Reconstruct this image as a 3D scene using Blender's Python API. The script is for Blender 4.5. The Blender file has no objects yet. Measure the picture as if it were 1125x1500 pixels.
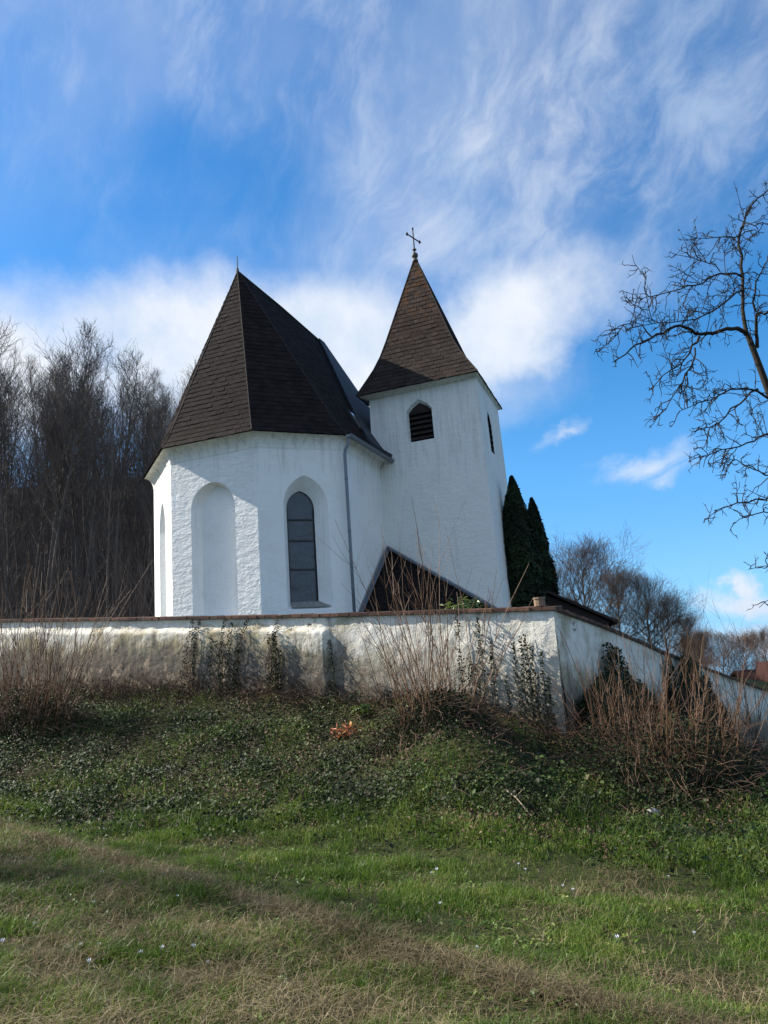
import bpy, bmesh, math
import numpy as np
from mathutils import Vector, Matrix
R = math.radians
sc = bpy.context.scene
COL = sc.collection

# ------------------------------------------------------------------ camera
EYE = np.array([0.0, 0.0, 1.6])
FPX, PITCH, ROLL = 1130.0, R(11.3), R(4.0)
_f = np.array([0, math.cos(PITCH), math.sin(PITCH)])
_u0 = np.array([0, -math.sin(PITCH), math.cos(PITCH)])
_r0 = np.array([1.0, 0, 0])
_r = math.cos(ROLL) * _r0 - math.sin(ROLL) * _u0
_u = math.sin(ROLL) * _r0 + math.cos(ROLL) * _u0
cam = bpy.data.cameras.new('camera')
cam.sensor_fit = 'AUTO'
cam.sensor_width = 36.0
cam.lens = 36.0 * FPX / 1500.0
cam.clip_start = 0.05
cam.clip_end = 3000
camo = bpy.data.objects.new('camera', cam)
COL.objects.link(camo)
M = Matrix.Identity(4)
for i in range(3):
    M[i][0], M[i][1], M[i][2], M[i][3] = _r[i], _u[i], -_f[i], EYE[i]
camo.matrix_world = M
sc.camera = camo


def ray(px, py):
    return _f + _r * ((px - 562.5) / FPX) - _u * ((py - 750) / FPX)


def at(px, py, Y):
    r = ray(px, py)
    return EYE + r * (Y / r[1])


# ------------------------------------------------------------------ light, sky
SUN_AZ, SUN_EL = 165.0, 35.5          # degrees, counter-clockwise from +x
sunv = Vector((math.cos(R(SUN_AZ)) * math.cos(R(SUN_EL)), math.sin(R(SUN_AZ)) * math.cos(R(SUN_EL)), math.sin(R(SUN_EL))))
sl = bpy.data.lights.new('sun', 'SUN')
sl.energy = 5.0
sl.angle = R(0.55)
sl.color = (1.0, 0.93, 0.82)
so = bpy.data.objects.new('sun', sl)
so.rotation_euler = sunv.to_track_quat('Z', 'Y').to_euler()
so.location = (-30, 10, 40)
COL.objects.link(so)

sc.view_settings.view_transform = 'Standard'
sc.view_settings.look = 'None'
sc.view_settings.exposure = 0.92
sc.view_settings.gamma = 1.0

w = bpy.data.worlds.new('World')
sc.world = w
w.use_nodes = True
wt = w.node_tree
wt.nodes.clear()


class NT:
    """small helper that chains shader nodes"""
    def __init__(s, tree):
        s.t = tree

    def n(s, typ, **kw):
        nd = s.t.nodes.new(typ)
        for k, v in kw.items():
            setattr(nd, k, v)
        return nd

    def link(s, a, b):
        s.t.links.new(a, b)

    def put(s, sock, v):
        if isinstance(v, (int, float)):
            sock.default_value = v
        elif isinstance(v, (tuple, list)):
            sock.default_value = tuple(v) if len(v) == len(sock.default_value) else tuple(v) + (1.0,)
        else:
            s.link(v, sock)

    def math(s, op, a, b=0.0, c=0.0, clamp=False):
        nd = s.n('ShaderNodeMath', operation=op)
        nd.use_clamp = clamp
        s.put(nd.inputs[0], a); s.put(nd.inputs[1], b); s.put(nd.inputs[2], c)
        return nd.outputs[0]

    def ramp01(s, v, a, b, lo=0.0, hi=1.0):
        nd = s.n('ShaderNodeMapRange', interpolation_type='SMOOTHSTEP')
        s.put(nd.inputs['Value'], v)
        for k, x in (('From Min', a), ('From Max', b), ('To Min', lo), ('To Max', hi)):
            s.put(nd.inputs[k], x)
        return nd.outputs[0]

    def noise(s, vec, scale, detail=4.0, rough=0.55, dist=0.0, out=0):
        nd = s.n('ShaderNodeTexNoise')
        if vec is not None:
            s.link(vec, nd.inputs['Vector'])
        nd.inputs['Scale'].default_value = scale
        nd.inputs['Detail'].default_value = detail
        nd.inputs['Roughness'].default_value = rough
        nd.inputs['Distortion'].default_value = dist
        return nd.outputs[out]

    def mix(s, f, a, b, blend='MIX'):
        nd = s.n('ShaderNodeMix', data_type='RGBA', blend_type=blend)
        s.put(nd.inputs[0], f); s.put(nd.inputs[6], a); s.put(nd.inputs[7], b)
        return nd.outputs[2]

    def ramp(s, f, stops):
        nd = s.n('ShaderNodeValToRGB')
        e = nd.color_ramp.elements
        while len(e) < len(stops):
            e.new(0.5)
        for el, (p, c) in zip(e, stops):
            el.position = p
            el.color = tuple(c) + (1.0,)
        s.put(nd.inputs[0], f)
        return nd.outputs[0]

    def combine(s, x, y, z):
        nd = s.n('ShaderNodeCombineXYZ')
        s.put(nd.inputs[0], x); s.put(nd.inputs[1], y); s.put(nd.inputs[2], z)
        return nd.outputs[0]


def build_sky():
    t = NT(wt)
    out = t.n('ShaderNodeOutputWorld')
    bg = t.n('ShaderNodeBackground')
    t.link(bg.outputs[0], out.inputs[0])
    sky = t.n('ShaderNodeTexSky', sky_type='NISHITA')
    sky.sun_disc = False
    sky.sun_elevation = R(SUN_EL)
    sky.sun_rotation = R(90 - SUN_AZ)
    sky.altitude = 500
    sky.air_density = 1.0
    sky.dust_density = 0.4
    sky.ozone_density = 2.0
    STR = 0.10
    hs = t.n('ShaderNodeHueSaturation')
    hs.inputs['Saturation'].default_value = 1.40
    hs.inputs['Value'].default_value = 1.08
    t.link(sky.outputs[0], hs.inputs['Color'])
    tc = t.n('ShaderNodeTexCoord')
    sep = t.n('ShaderNodeSeparateXYZ')
    t.link(tc.outputs['Generated'], sep.inputs[0])
    x, y, z = sep.outputs
    az = t.math('MULTIPLY', t.math('ARCTAN2', x, y), 57.2958)
    el = t.math('MULTIPLY', t.math('ARCSINE', z), 57.2958)
    # ragged edges: coordinates pushed about by noise
    base = t.combine(t.math('MULTIPLY', az, 0.03), t.math('MULTIPLY', el, 0.03), 0.0)

    def pushed(scale, detail, amp):
        sw = t.n('ShaderNodeSeparateColor')
        t.link(t.noise(base, scale, detail, 0.6, out=1), sw.inputs[0])
        return (t.math('ADD', az, t.math('MULTIPLY', t.math('SUBTRACT', sw.outputs[0], 0.5), amp)),
                t.math('ADD', el, t.math('MULTIPLY', t.math('SUBTRACT', sw.outputs[1], 0.5), amp * 0.8)))
    azd, eld = pushed(3.2, 7.0, 13.0)
    azs, els = pushed(2.0, 3.0, 11.0)
    fbm = t.noise(base, 5.0, 9.0, 0.62, 0.2)

    def blob(ac, ec, ra, re, rot=0.0, inner=0.35, ragged=True):
        A, E = (azd, eld) if ragged else (az, el)
        ca, sa = math.cos(R(rot)), math.sin(R(rot))
        da = t.math('SUBTRACT', A, ac)
        de = t.math('SUBTRACT', E, ec)
        p = t.math('MULTIPLY_ADD', da, ca / ra, t.math('MULTIPLY', de, sa / ra))
        q = t.math('MULTIPLY_ADD', da, -sa / re, t.math('MULTIPLY', de, ca / re))
        d = t.math('SQRT', t.math('ADD', t.math('MULTIPLY', p, p), t.math('MULTIPLY', q, q)))
        return t.ramp01(d, inner, 1.0, 1.0, 0.0)

    def streak(rot, sx, sy, scale, off, detail=6.0, rough=0.58):
        ca, sa = math.cos(R(rot)), math.sin(R(rot))
        p = t.math('MULTIPLY_ADD', azs, ca * sx, t.math('MULTIPLY', els, sa * sx))
        q = t.math('MULTIPLY_ADD', azs, -sa * sy, t.math('MULTIPLY', els, ca * sy))
        return t.noise(t.combine(p, q, off), scale, detail, rough, 0.15)

    def mx(a, b):
        return t.math('MAXIMUM', a, b)

    # bright bank low behind the roofs
    bank = mx(blob(-9.0, 22.5, 27.0, 8.2, -4, 0.40), blob(9.0, 23.6, 13.5, 5.6, 20, 0.35))
    bank = mx(bank, blob(-27.0, 21.0, 14.0, 9.0, 0, 0.3))
    bank = t.math('MULTIPLY', bank, t.ramp01(fbm, 0.25, 0.55, 0.74, 0.98))
    # veil of cirrus
    s1 = streak(36, 0.034, 0.066, 3.0, 1.7, 9.0, 0.66)
    s2 = streak(64, 0.036, 0.074, 3.2, 5.1, 9.0, 0.66)
    s3 = streak(30, 0.020, 0.034, 1.5, 9.1, 4.0)
    veil = t.math('MULTIPLY', t.ramp01(s1, 0.36, 0.74), blob(19.0, 34.0, 31.0, 14.0, 14, 0.30))
    veil2 = t.math('MULTIPLY', t.ramp01(s2, 0.40, 0.80), blob(-4.0, 40.0, 36.0, 17.0, 0, 0.3))
    soft = t.math('MULTIPLY', t.ramp01(s3, 0.30, 0.70), blob(4.0, 40.0, 48.0, 20.0, 0, 0.5, False))
    cir = t.math('ADD', t.math('MULTIPLY', veil, 0.42), t.math('MULTIPLY', veil2, 0.30))
    cir = t.math('ADD', cir, t.math('MULTIPLY_ADD', soft, 0.24, t.ramp01(el, 22.0, 42.0, 0.0, 0.07)))
    # clear hole left of centre
    hole = t.math('SUBTRACT', 1.0, t.math('MULTIPLY', blob(-12.0, 35.5, 13.0, 6.0, 6, 0.1), 0.75))
    cir = t.math('MULTIPLY', cir, hole)
    # small clouds at the right, and the low cumulus there
    wisp = mx(blob(13.1, 15.7, 3.6, 1.1, 24, 0.0), blob(19.6, 12.9, 5.8, 1.6, 10, 0.0))
    wisp = t.math('MULTIPLY', t.math('MULTIPLY', wisp, t.ramp01(streak(20, 0.09, 0.22, 3.0, 3.3), 0.30, 0.62)), 0.72)
    low = mx(blob(23.7, 2.9, 3.6, 1.7, 0, 0.15), blob(24.0, 4.2, 1.5, 2.0, 0, 0.15))
    low = mx(low, blob(29.0, 0.2, 8.5, 2.0, 0, 0.45))
    low = mx(low, blob(44.0, 3.0, 9.0, 3.0, 0, 0.4))
    low = mx(low, blob(-60.0, 12.0, 28.0, 7.0, 0, 0.4))
    dens = mx(mx(bank, low), wisp)
    dens = t.math('ADD', dens, t.math('MULTIPLY', cir, t.math('SUBTRACT', 1.0, dens)), clamp=True)
    # unseen clouds behind the viewer, added round the dome to whiten the fill light
    back = t.math('MULTIPLY', t.ramp01(y, -0.05, 0.25, 1.0, 0.0), t.ramp01(t.noise(tc.outputs['Generated'], 2.4, 7.0, 0.6), 0.44, 0.60, 0.0, 0.9))
    dens = mx(dens, back)
    # clear air near the horizon stays blue
    air = t.mix(t.ramp01(el, 0.0, 20.0, 0.85, 0.0), hs.outputs['Color'], t.mix(t.ramp01(el, 0.0, 11.0), (0.11 / STR, 0.34 / STR, 0.60 / STR), (0.045 / STR, 0.22 / STR, 0.56 / STR)))
    # cloud body: greyer where it is thick, whiter towards its brim
    body = t.ramp01(t.noise(base, 3.0, 6.0, 0.6), 0.32, 0.66)
    lum = t.mix(body, (0.36 / STR, 0.42 / STR, 0.51 / STR), (0.49 / STR, 0.51 / STR, 0.545 / STR))
    col = t.mix(dens, air, lum)
    # light from below the horizon: ground tone
    g = t.ramp01(z, -0.06, -0.02, 1.0, 0.0)
    col = t.mix(g, col, (0.6, 0.6, 0.5))
    t.link(col, bg.inputs['Color'])
    bg.inputs['Strength'].default_value = STR


build_sky()

# ------------------------------------------------------------------ helpers
rng = np.random.default_rng(7)


def tag(o, label=None, cat=None, group=None, kind=None):
    if label: o['label'] = label
    if cat: o['category'] = cat
    if group: o['group'] = group
    if kind: o['kind'] = kind
    return o


def thing(name, label, cat, loc=(0, 0, 0), rz=0.0, group=None):
    o = bpy.data.objects.new(name, None)
    o.empty_display_size = 0.2
    o.location = loc
    o.rotation_euler = (0, 0, rz)
    COL.objects.link(o)
    return tag(o, label, cat, group)


def link(name, me, mat, parent=None):
    o = bpy.data.objects.new(name, me)
    if mat is not None and not me.materials:
        me.materials.append(mat)
    COL.objects.link(o)
    if parent is not None:
        o.parent = parent
        if parent.type == 'EMPTY' or True:
            # geometry is authored in world space: cancel the parents' transforms
            m = Matrix.Identity(4)
            chain = []
            p = parent
            while p is not None:
                chain.append(p.matrix_basis.copy() if False else Matrix.LocRotScale(p.location, p.rotation_euler, p.scale) @ Matrix.Identity(4))
                p = p.parent
            o.matrix_parent_inverse = Matrix.Identity(4)
    return o


class MB:
    def __init__(s):
        s.v, s.f = [], []

    def add(s, vs, fs):
        k = len(s.v)
        s.v += [tuple(map(float, p)) for p in vs]
        s.f += [tuple(i + k for i in f) for f in fs]
        return s

    def quad(s, a, b, c, d):
        return s.add([a, b, c, d], [(0, 1, 2, 3)])

    def prism(s, ring, off):
        """closed ring of points swept by a vector"""
        n = len(ring)
        a = [np.asarray(p, float) for p in ring]
        b = [p + np.asarray(off, float) for p in a]
        fs = [tuple(range(n))[::-1], tuple(range(n, 2 * n))]
        fs += [(i, (i + 1) % n, n + (i + 1) % n, n + i) for i in range(n)]
        return s.add(a + b, fs)

    def box(s, c, ax, ay, az):
        c, ax, ay, az = [np.asarray(q, float) for q in (c, ax, ay, az)]
        ring = [c - ax - ay - az, c + ax - ay - az, c + ax + ay - az, c - ax + ay - az]
        return s.prism(ring, 2 * az)

    def tube(s, P, rad, n=8, cap=True):
        P = np.asarray(P, float)
        rad = np.broadcast_to(np.asarray(rad, float), (len(P),))
        V, F = tubes([(P, rad)], n)
        k = len(s.v)
        s.v += [tuple(p) for p in V]
        s.f += [tuple(int(i) + k for i in f) for f in F]
        if cap:
            s.f.append(tuple(range(k, k + n))[::-1])
            s.f.append(tuple(range(k + (len(P) - 1) * n, k + len(P) * n)))
        return s

    def build(s, name, mat, parent=None, org=None, smooth=False, fix=True):
        o0 = np.zeros(3) if org is None else np.asarray(org, float)
        me = bpy.data.meshes.new(name)
        me.from_pydata([tuple(np.asarray(p) - o0) for p in s.v], [], s.f)
        if fix:
            bm = bmesh.new(); bm.from_mesh(me)
            bmesh.ops.recalc_face_normals(bm, faces=bm.faces)
            bm.to_mesh(me); bm.free()
        if smooth:
            me.polygons.foreach_set('use_smooth', [True] * len(me.polygons))
        me.update()
        o = link(name, me, mat, parent)
        if org is not None and parent is None:
            o.location = o0
        return o


def tubes(paths, sides):
    """many tapering tubes at once; paths = [(points (n,3), radii (n,))]"""
    by = {}
    for P, r in paths:
        by.setdefault(len(P), []).append((P, r))
    VV, FF, k = [], [], 0
    for n, lst in by.items():
        P = np.array([a for a, _ in lst], float)
        r = np.array([b for _, b in lst], float)
        T = np.gradient(P, axis=1)
        T /= np.linalg.norm(T, axis=2, keepdims=True) + 1e-9
        ref = np.where(np.abs(T[:, :1, 2:3]) > 0.8, np.array([1.0, 0, 0]), np.array([0, 0, 1.0]))
        ref = np.broadcast_to(ref, T.shape)
        a = np.cross(T, ref); a /= np.linalg.norm(a, axis=2, keepdims=True) + 1e-9
        b = np.cross(T, a)
        th = np.arange(sides) * 2 * math.pi / sides
        ring = P[:, :, None, :] + r[:, :, None, None] * (a[:, :, None, :] * np.cos(th)[None, None, :, None] + b[:, :, None, :] * np.sin(th)[None, None, :, None])
        m = len(lst)
        VV.append(ring.reshape(-1, 3))
        idx = np.arange(m * n * sides).reshape(m, n, sides)
        q = np.stack([idx[:, :-1, :], np.roll(idx[:, :-1, :], -1, 2), np.roll(idx[:, 1:, :], -1, 2), idx[:, 1:, :]], -1)
        FF.append(q.reshape(-1, 4) + k)
        k += m * n * sides
    return np.concatenate(VV), np.concatenate(FF)


def npmesh(name, V, F, smooth=False):
    """mesh from numpy arrays; F is (n,3) or (n,4)"""
    me = bpy.data.meshes.new(name)
    V = np.ascontiguousarray(V, np.float32); F = np.ascontiguousarray(F, np.int32)
    me.vertices.add(len(V)); me.vertices.foreach_set('co', V.ravel())
    me.loops.add(F.size); me.loops.foreach_set('vertex_index', F.ravel())
    me.polygons.add(len(F))
    me.polygons.foreach_set('loop_start', np.arange(0, F.size, F.shape[1], dtype=np.int32))
    me.polygons.foreach_set('use_smooth', np.full(len(F), smooth))
    me.update(calc_edges=True)
    return me


def _hash(ix, iy, seed):
    h = (ix.astype(np.int64) * 374761393 + iy.astype(np.int64) * 668265263 + seed * 1442695041) & 0xffffffff
    h = ((h ^ (h >> 13)) * 1274126177) & 0xffffffff
    return ((h ^ (h >> 16)) & 0xffff) / 65535.0


def vnoise(x, y, seed=0):
    x = np.asarray(x, float); y = np.asarray(y, float)
    ix, iy = np.floor(x), np.floor(y)
    fx, fy = x - ix, y - iy
    fx = fx * fx * (3 - 2 * fx); fy = fy * fy * (3 - 2 * fy)
    a, b = _hash(ix, iy, seed), _hash(ix + 1, iy, seed)
    c, d = _hash(ix, iy + 1, seed), _hash(ix + 1, iy + 1, seed)
    return (a + (b - a) * fx) * (1 - fy) + (c + (d - c) * fx) * fy


def fbm(x, y, seed=0, oct=4):
    s, a, t = 0, 1.0, 0
    for k in range(oct):
        s = s + a * vnoise(x * 2 ** k, y * 2 ** k, seed + k); t += a; a *= 0.5
    return s / t


def sstep(a, b, x):
    t = np.clip((np.asarray(x, float) - a) / (b - a), 0, 1)
    return t * t * (3 - 2 * t)


# ------------------------------------------------------------------ materials
def mat(name, rough=0.8, spec=0.3):
    m = bpy.data.materials.new(name)
    m.use_nodes = True
    t = NT(m.node_tree)
    p = m.node_tree.nodes['Principled BSDF']
    p.inputs['Roughness'].default_value = rough
    p.inputs['Specular IOR Level'].default_value = spec
    return m, t, p


def bump(t, p, h, dist=0.02, strength=1.0, prev=None):
    b = t.n('ShaderNodeBump')
    b.inputs['Distance'].default_value = dist
    b.inputs['Strength'].default_value = strength
    t.link(h, b.inputs['Height'])
    if prev is not None:
        t.link(prev, b.inputs['Normal'])
    t.link(b.outputs[0], p.inputs['Normal'])
    return b.outputs[0]


def geo_pos(t):
    return t.n('ShaderNodeNewGeometry').outputs['Position']


def island(t):
    return t.n('ShaderNodeNewGeometry').outputs['Random Per Island']


def m_plain(name, col, rough=0.7, spec=0.3, var=0.25, scale=6.0, metal=0.0):
    m, t, p = mat(name, rough, spec)
    n = t.noise(geo_pos(t), scale, 5.0, 0.6)
    c = t.mix(n, tuple(x * (1 - var) for x in col), tuple(min(1, x * (1 + var)) for x in col))
    t.link(c, p.inputs['Base Color'])
    p.inputs['Metallic'].default_value = metal
    return m


def m_leaf(name, stops, rough=0.45, spec=0.4, trans=0.0):
    m, t, p = mat(name, rough, spec)
    big = t.noise(geo_pos(t), 0.8, 4.0, 0.65)
    f = t.math('ADD', t.math('MULTIPLY', island(t), 0.62), t.math('MULTIPLY', t.math('SUBTRACT', big, 0.40), 1.9), clamp=True)
    t.link(t.ramp(f, stops), p.inputs['Base Color'])
    if trans:
        tr = t.n('ShaderNodeBsdfTranslucent')
        t.link(t.ramp(f, [(a, tuple(min(1, x * 1.25) for x in c)) for a, c in stops]), tr.inputs['Color'])
        mx = t.n('ShaderNodeMixShader')
        mx.inputs[0].default_value = trans
        t.link(p.outputs[0], mx.inputs[1]); t.link(tr.outputs[0], mx.inputs[2])
        t.link(mx.outputs[0], m.node_tree.nodes['Material Output'].inputs[0])
    return m


def m_plaster(name, col=(0.80, 0.80, 0.78), b1=0.02, b2=0.006, dirt=0.25):
    m, t, p = mat(name, 0.9, 0.15)
    pos = geo_pos(t)
    n1 = t.noise(pos, 1.1, 5.0, 0.6)
    n2 = t.noise(pos, 7.0, 6.0, 0.65)
    c = t.mix(t.ramp01(n1, 0.42, 0.75, 0.0, dirt), col, (0.60, 0.60, 0.55))
    c = t.mix(t.ramp01(n2, 0.55, 0.8, 0.0, dirt), c, (0.62, 0.60, 0.54))
    # thin run-off streaks
    st = t.n('ShaderNodeMapping')
    st.inputs['Scale'].default_value = (5.0, 5.0, 0.25)
    t.link(pos, st.inputs[0])
    sn = t.noise(st.outputs[0], 1.0, 5.0, 0.7)
    c = t.mix(t.ramp01(sn, 0.58, 0.78, 0.0, min(1.0, dirt * 1.7)), c, (0.45, 0.45, 0.42))
    sz = t.n('ShaderNodeSeparateXYZ'); t.link(pos, sz.inputs[0])
    st3 = t.n('ShaderNodeMapping'); st3.inputs['Scale'].default_value = (7.0, 7.0, 0.55)
    t.link(pos, st3.inputs[0])
    dr = t.ramp01(t.math('ADD', t.noise(st3.outputs[0], 1.0, 5.0, 0.7), t.ramp01(sz.outputs[2], 6.4, 8.6, 0.0, 0.16)), 0.60, 0.78, 0.0, dirt * 1.2)
    c = t.mix(dr, c, (0.40, 0.39, 0.35))
    t.link(c, p.inputs['Base Color'])
    st2 = t.n('ShaderNodeMapping')
    st2.inputs['Scale'].default_value = (3.6, 3.6, 6.5)
    t.link(pos, st2.inputs[0])
    h = t.math('ADD', t.math('MULTIPLY', t.noise(st2.outputs[0], 1.0, 5.0, 0.6, 0.1), b1 / 0.02), t.math('MULTIPLY', t.noise(pos, 17.0, 4.0, 0.7), b2 / 0.02))
    bump(t, p, h, 0.03)
    return m


M_white = m_plaster('white_limewash', (0.82, 0.82, 0.80), 0.010, 0.008, 0.32)
M_rough = m_plaster('rough_limewash', (0.82, 0.82, 0.80), 0.032, 0.013, 0.22)
M_cornice = m_plaster('cornice_limewash', (0.78, 0.77, 0.72), 0.006, 0.003, 0.4)


def m_shingle(name, c0, c1, lichen):
    m, t, p = mat(name, 0.9, 0.12)
    pos = geo_pos(t)
    r = island(t)
    c = t.ramp(r, [(0.0, c0), (0.6, tuple((a + b) / 2 for a, b in zip(c0, c1))), (1.0, c1)])
    n = t.noise(pos, 14.0, 6.0, 0.7)
    c = t.mix(t.ramp01(n, 0.35, 0.75, 0.0, 0.5), c, tuple(x * 0.5 for x in c0))
    sp = t.noise(pos, 5.5, 7.0, 0.75)
    c = t.mix(t.ramp01(sp, 0.66, 0.78, 0.0, 0.6), c, (0.085, 0.075, 0.066))
    if lichen is not None:
        sepz = t.n('ShaderNodeSeparateXYZ'); t.link(pos, sepz.inputs[0])
        up = t.ramp01(sepz.outputs[2], lichen[0], lichen[1])
        pn = t.noise(pos, 3.3, 5.0, 0.65)
        k = t.math('MULTIPLY', t.ramp01(pn, 0.42, 0.62), up)
        c = t.mix(t.math('MULTIPLY', k, 0.5), c, (0.17, 0.072, 0.024))
        gn = t.ramp01(t.noise(pos, 9.0, 5.0, 0.7), 0.62, 0.7)
        c = t.mix(t.math('MULTIPLY', gn, t.math('MULTIPLY', up, 0.55)), c, (0.33, 0.31, 0.28))
    t.link(c, p.inputs['Base Color'])
    bump(t, p, n, 0.008)
    return m


M_roof = m_shingle('brown_roof_shingle', (0.0145, 0.0108, 0.0100), (0.0265, 0.0195, 0.0180), None)
M_roof_t = m_shingle('lichen_roof_shingle', (0.029, 0.0215, 0.0185), (0.053, 0.040, 0.034), (12.2, 16.2))
M_deck = m_plain('roof_underlay', (0.03, 0.024, 0.022), 0.9)
M_zinc = m_plain('grey_sheet_metal', (0.17, 0.19, 0.22), 0.5, 0.4, 0.25, 2.5, 0.3)
M_zinc_d = m_plain('dark_sheet_metal', (0.030, 0.038, 0.050), 0.7, 0.25, 0.3, 2.5, 0.0)
M_iron = m_plain('black_iron', (0.02, 0.02, 0.022), 0.6, 0.4, 0.3)
M_slat = m_plain('dark_louvre_wood', (0.035, 0.025, 0.022), 0.8, 0.2, 0.4, 5.0)
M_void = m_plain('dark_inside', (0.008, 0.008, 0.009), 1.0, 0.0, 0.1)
M_stone = m_plain('pale_stone', (0.42, 0.40, 0.36), 0.9, 0.2, 0.35, 9.0)
M_sill = m_plain('weathered_sill', (0.22, 0.22, 0.20), 0.95, 0.1, 0.9, 11.0)


def m_glass():
    m, t, p = mat('dark_leaded_glass', 0.22, 0.5)
    pos = geo_pos(t)
    n = t.noise(pos, 2.6, 4.0, 0.6)
    t.link(t.mix(n, (0.022, 0.030, 0.036), (0.075, 0.088, 0.098)), p.inputs['Base Color'])
    v = t.n('ShaderNodeTexVoronoi', feature='DISTANCE_TO_EDGE')
    t.link(pos, v.inputs['Vector']); v.inputs['Scale'].default_value = 9.0
    bump(t, p, t.math('ADD', t.noise(pos, 9.0, 2.0, 0.5), t.math('MULTIPLY', t.noise(pos, 1.7, 1.0, 0.5), 4.0)), 0.02, 0.8)
    return m


M_glass = m_glass()


def m_brick():
    m, t, p = mat('coping_brick', 0.85, 0.2)
    pos = geo_pos(t)
    c = t.ramp(island(t), [(0.0, (0.055, 0.032, 0.025)), (0.5, (0.10, 0.054, 0.038)), (1.0, (0.16, 0.085, 0.055))])
    c = t.mix(t.ramp01(t.noise(pos, 6.0, 5.0, 0.7), 0.45, 0.7, 0.0, 0.75), c, (0.07, 0.06, 0.05))
    t.link(c, p.inputs['Base Color'])
    bump(t, p, t.noise(pos, 40.0, 4.0, 0.7), 0.006)
    return m


M_brick = m_brick()
M_mortar = m_plain('coping_mortar', (0.20, 0.18, 0.16), 0.95, 0.1)


def m_oldwall(name, stain):
    """old churchyard wall: limewash over rubble, stained from the ground up (UV: metres along, metres above ground)"""
    m, t, p = mat(name, 0.92, 0.12)
    pos = geo_pos(t)
    uv = t.n('ShaderNodeUVMap').outputs[0]
    su = t.n('ShaderNodeSeparateXYZ'); t.link(uv, su.inputs[0])
    h = su.outputs[1]
    n1 = t.noise(pos, 1.25, 7.0, 0.65)
    n2 = t.noise(pos, 3.7, 7.0, 0.7)
    n3 = t.noise(pos, 11.0, 6.0, 0.75)
    st = t.n('ShaderNodeMapping'); st.inputs['Scale'].default_value = (3.4, 3.4, 0.5)
    t.link(pos, st.inputs[0])
    ns = t.noise(st.outputs[0], 1.0, 6.0, 0.7)
    c = t.mix(t.ramp01(n2, 0.35, 0.7), (0.83, 0.79, 0.70), (0.68, 0.65, 0.55))
    # stains are thinner on the stretch next to the corner
    stain = t.math('MULTIPLY', t.ramp01(t.math('ADD', su.outputs[0], t.math('MULTIPLY', n1, 2.0)), 3.6, 7.2, 0.38, 1.0), stain) if stain > 0.9 else stain
    # ochre and green-grey damp
    low = t.ramp01(h, 0.2, 1.75, 1.0, 0.0)
    a = t.ramp01(t.math('ADD', n1, t.math('MULTIPLY', low, 0.40)), 0.47, 0.72, 0.0, stain)
    c = t.mix(a, c, (0.37, 0.32, 0.20))
    b = t.ramp01(t.math('ADD', ns, t.math('MULTIPLY', low, 0.36)), 0.53, 0.75, 0.0, stain)
    c = t.mix(b, c, (0.17, 0.15, 0.12))
    k = t.ramp01(t.math('ADD', n3, t.math('MULTIPLY', low, 0.16)), 0.59, 0.74, 0.0, t.math('MULTIPLY', stain, 0.9))
    c = t.mix(k, c, (0.10, 0.085, 0.07))
    f = t.ramp01(t.math('ADD', n2, t.math('MULTIPLY', t.ramp01(h, 0.0, 0.75, 1.0, 0.0), 0.55)), 0.70, 0.98, 0.0, t.math('MULTIPLY', stain, 0.9))
    c = t.mix(f, c, (0.085, 0.062, 0.045))
    t.link(c, p.inputs['Base Color'])
    # flaked patches with sharp edges, bare rubble showing
    fk = t.math('ADD', t.noise(pos, 2.3, 8.0, 0.72), t.math('MULTIPLY', t.ramp01(h, 0.2, 1.5, 1.0, 0.0), 0.10))
    flake = t.ramp01(fk, 0.635, 0.655, 0.0, stain)
    c2 = t.mix(t.noise(pos, 16.0, 4.0, 0.7), (0.16, 0.125, 0.09), (0.42, 0.35, 0.26))
    t.link(t.mix(flake, c, c2), p.inputs['Base Color'])
    hh = t.math('ADD', t.math('MULTIPLY', t.noise(pos, 6.5, 6.0, 0.7, 0.2), 0.8), t.math('MULTIPLY', n3, 0.55))
    hh = t.math('SUBTRACT', hh, t.math('MULTIPLY', flake, 0.5))
    bump(t, p, hh, 0.035)
    return m


M_wall = m_oldwall('stained_limewash', 1.0)
M_wall_s = m_oldwall('grey_limewash', 0.85)


def m_ground():
    m, t, p = mat('ground_soil', 0.95, 0.1)
    pos = geo_pos(t)
    n = t.noise(pos, 0.5, 6.0, 0.65)
    n2 = t.noise(pos, 5.0, 6.0, 0.7)
    c = t.ramp(n2, [(0.3, (0.020, 0.021, 0.009)), (0.55, (0.042, 0.050, 0.016)), (0.75, (0.075, 0.068, 0.030))])
    c = t.mix(t.ramp01(n, 0.4, 0.62), c, (0.030, 0.040, 0.012))
    sp = t.n('ShaderNodeSeparateXYZ'); t.link(pos, sp.inputs[0])
    wood = t.math('MULTIPLY', t.ramp01(sp.outputs[1], 29.0, 35.0), t.ramp01(sp.outputs[0], 4.0, -4.0))
    c = t.mix(wood, c, t.mix(n2, (0.020, 0.015, 0.012), (0.048, 0.034, 0.025)))
    t.link(c, p.inputs['Base Color'])
    bump(t, p, n2, 0.05)
    return m


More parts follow.
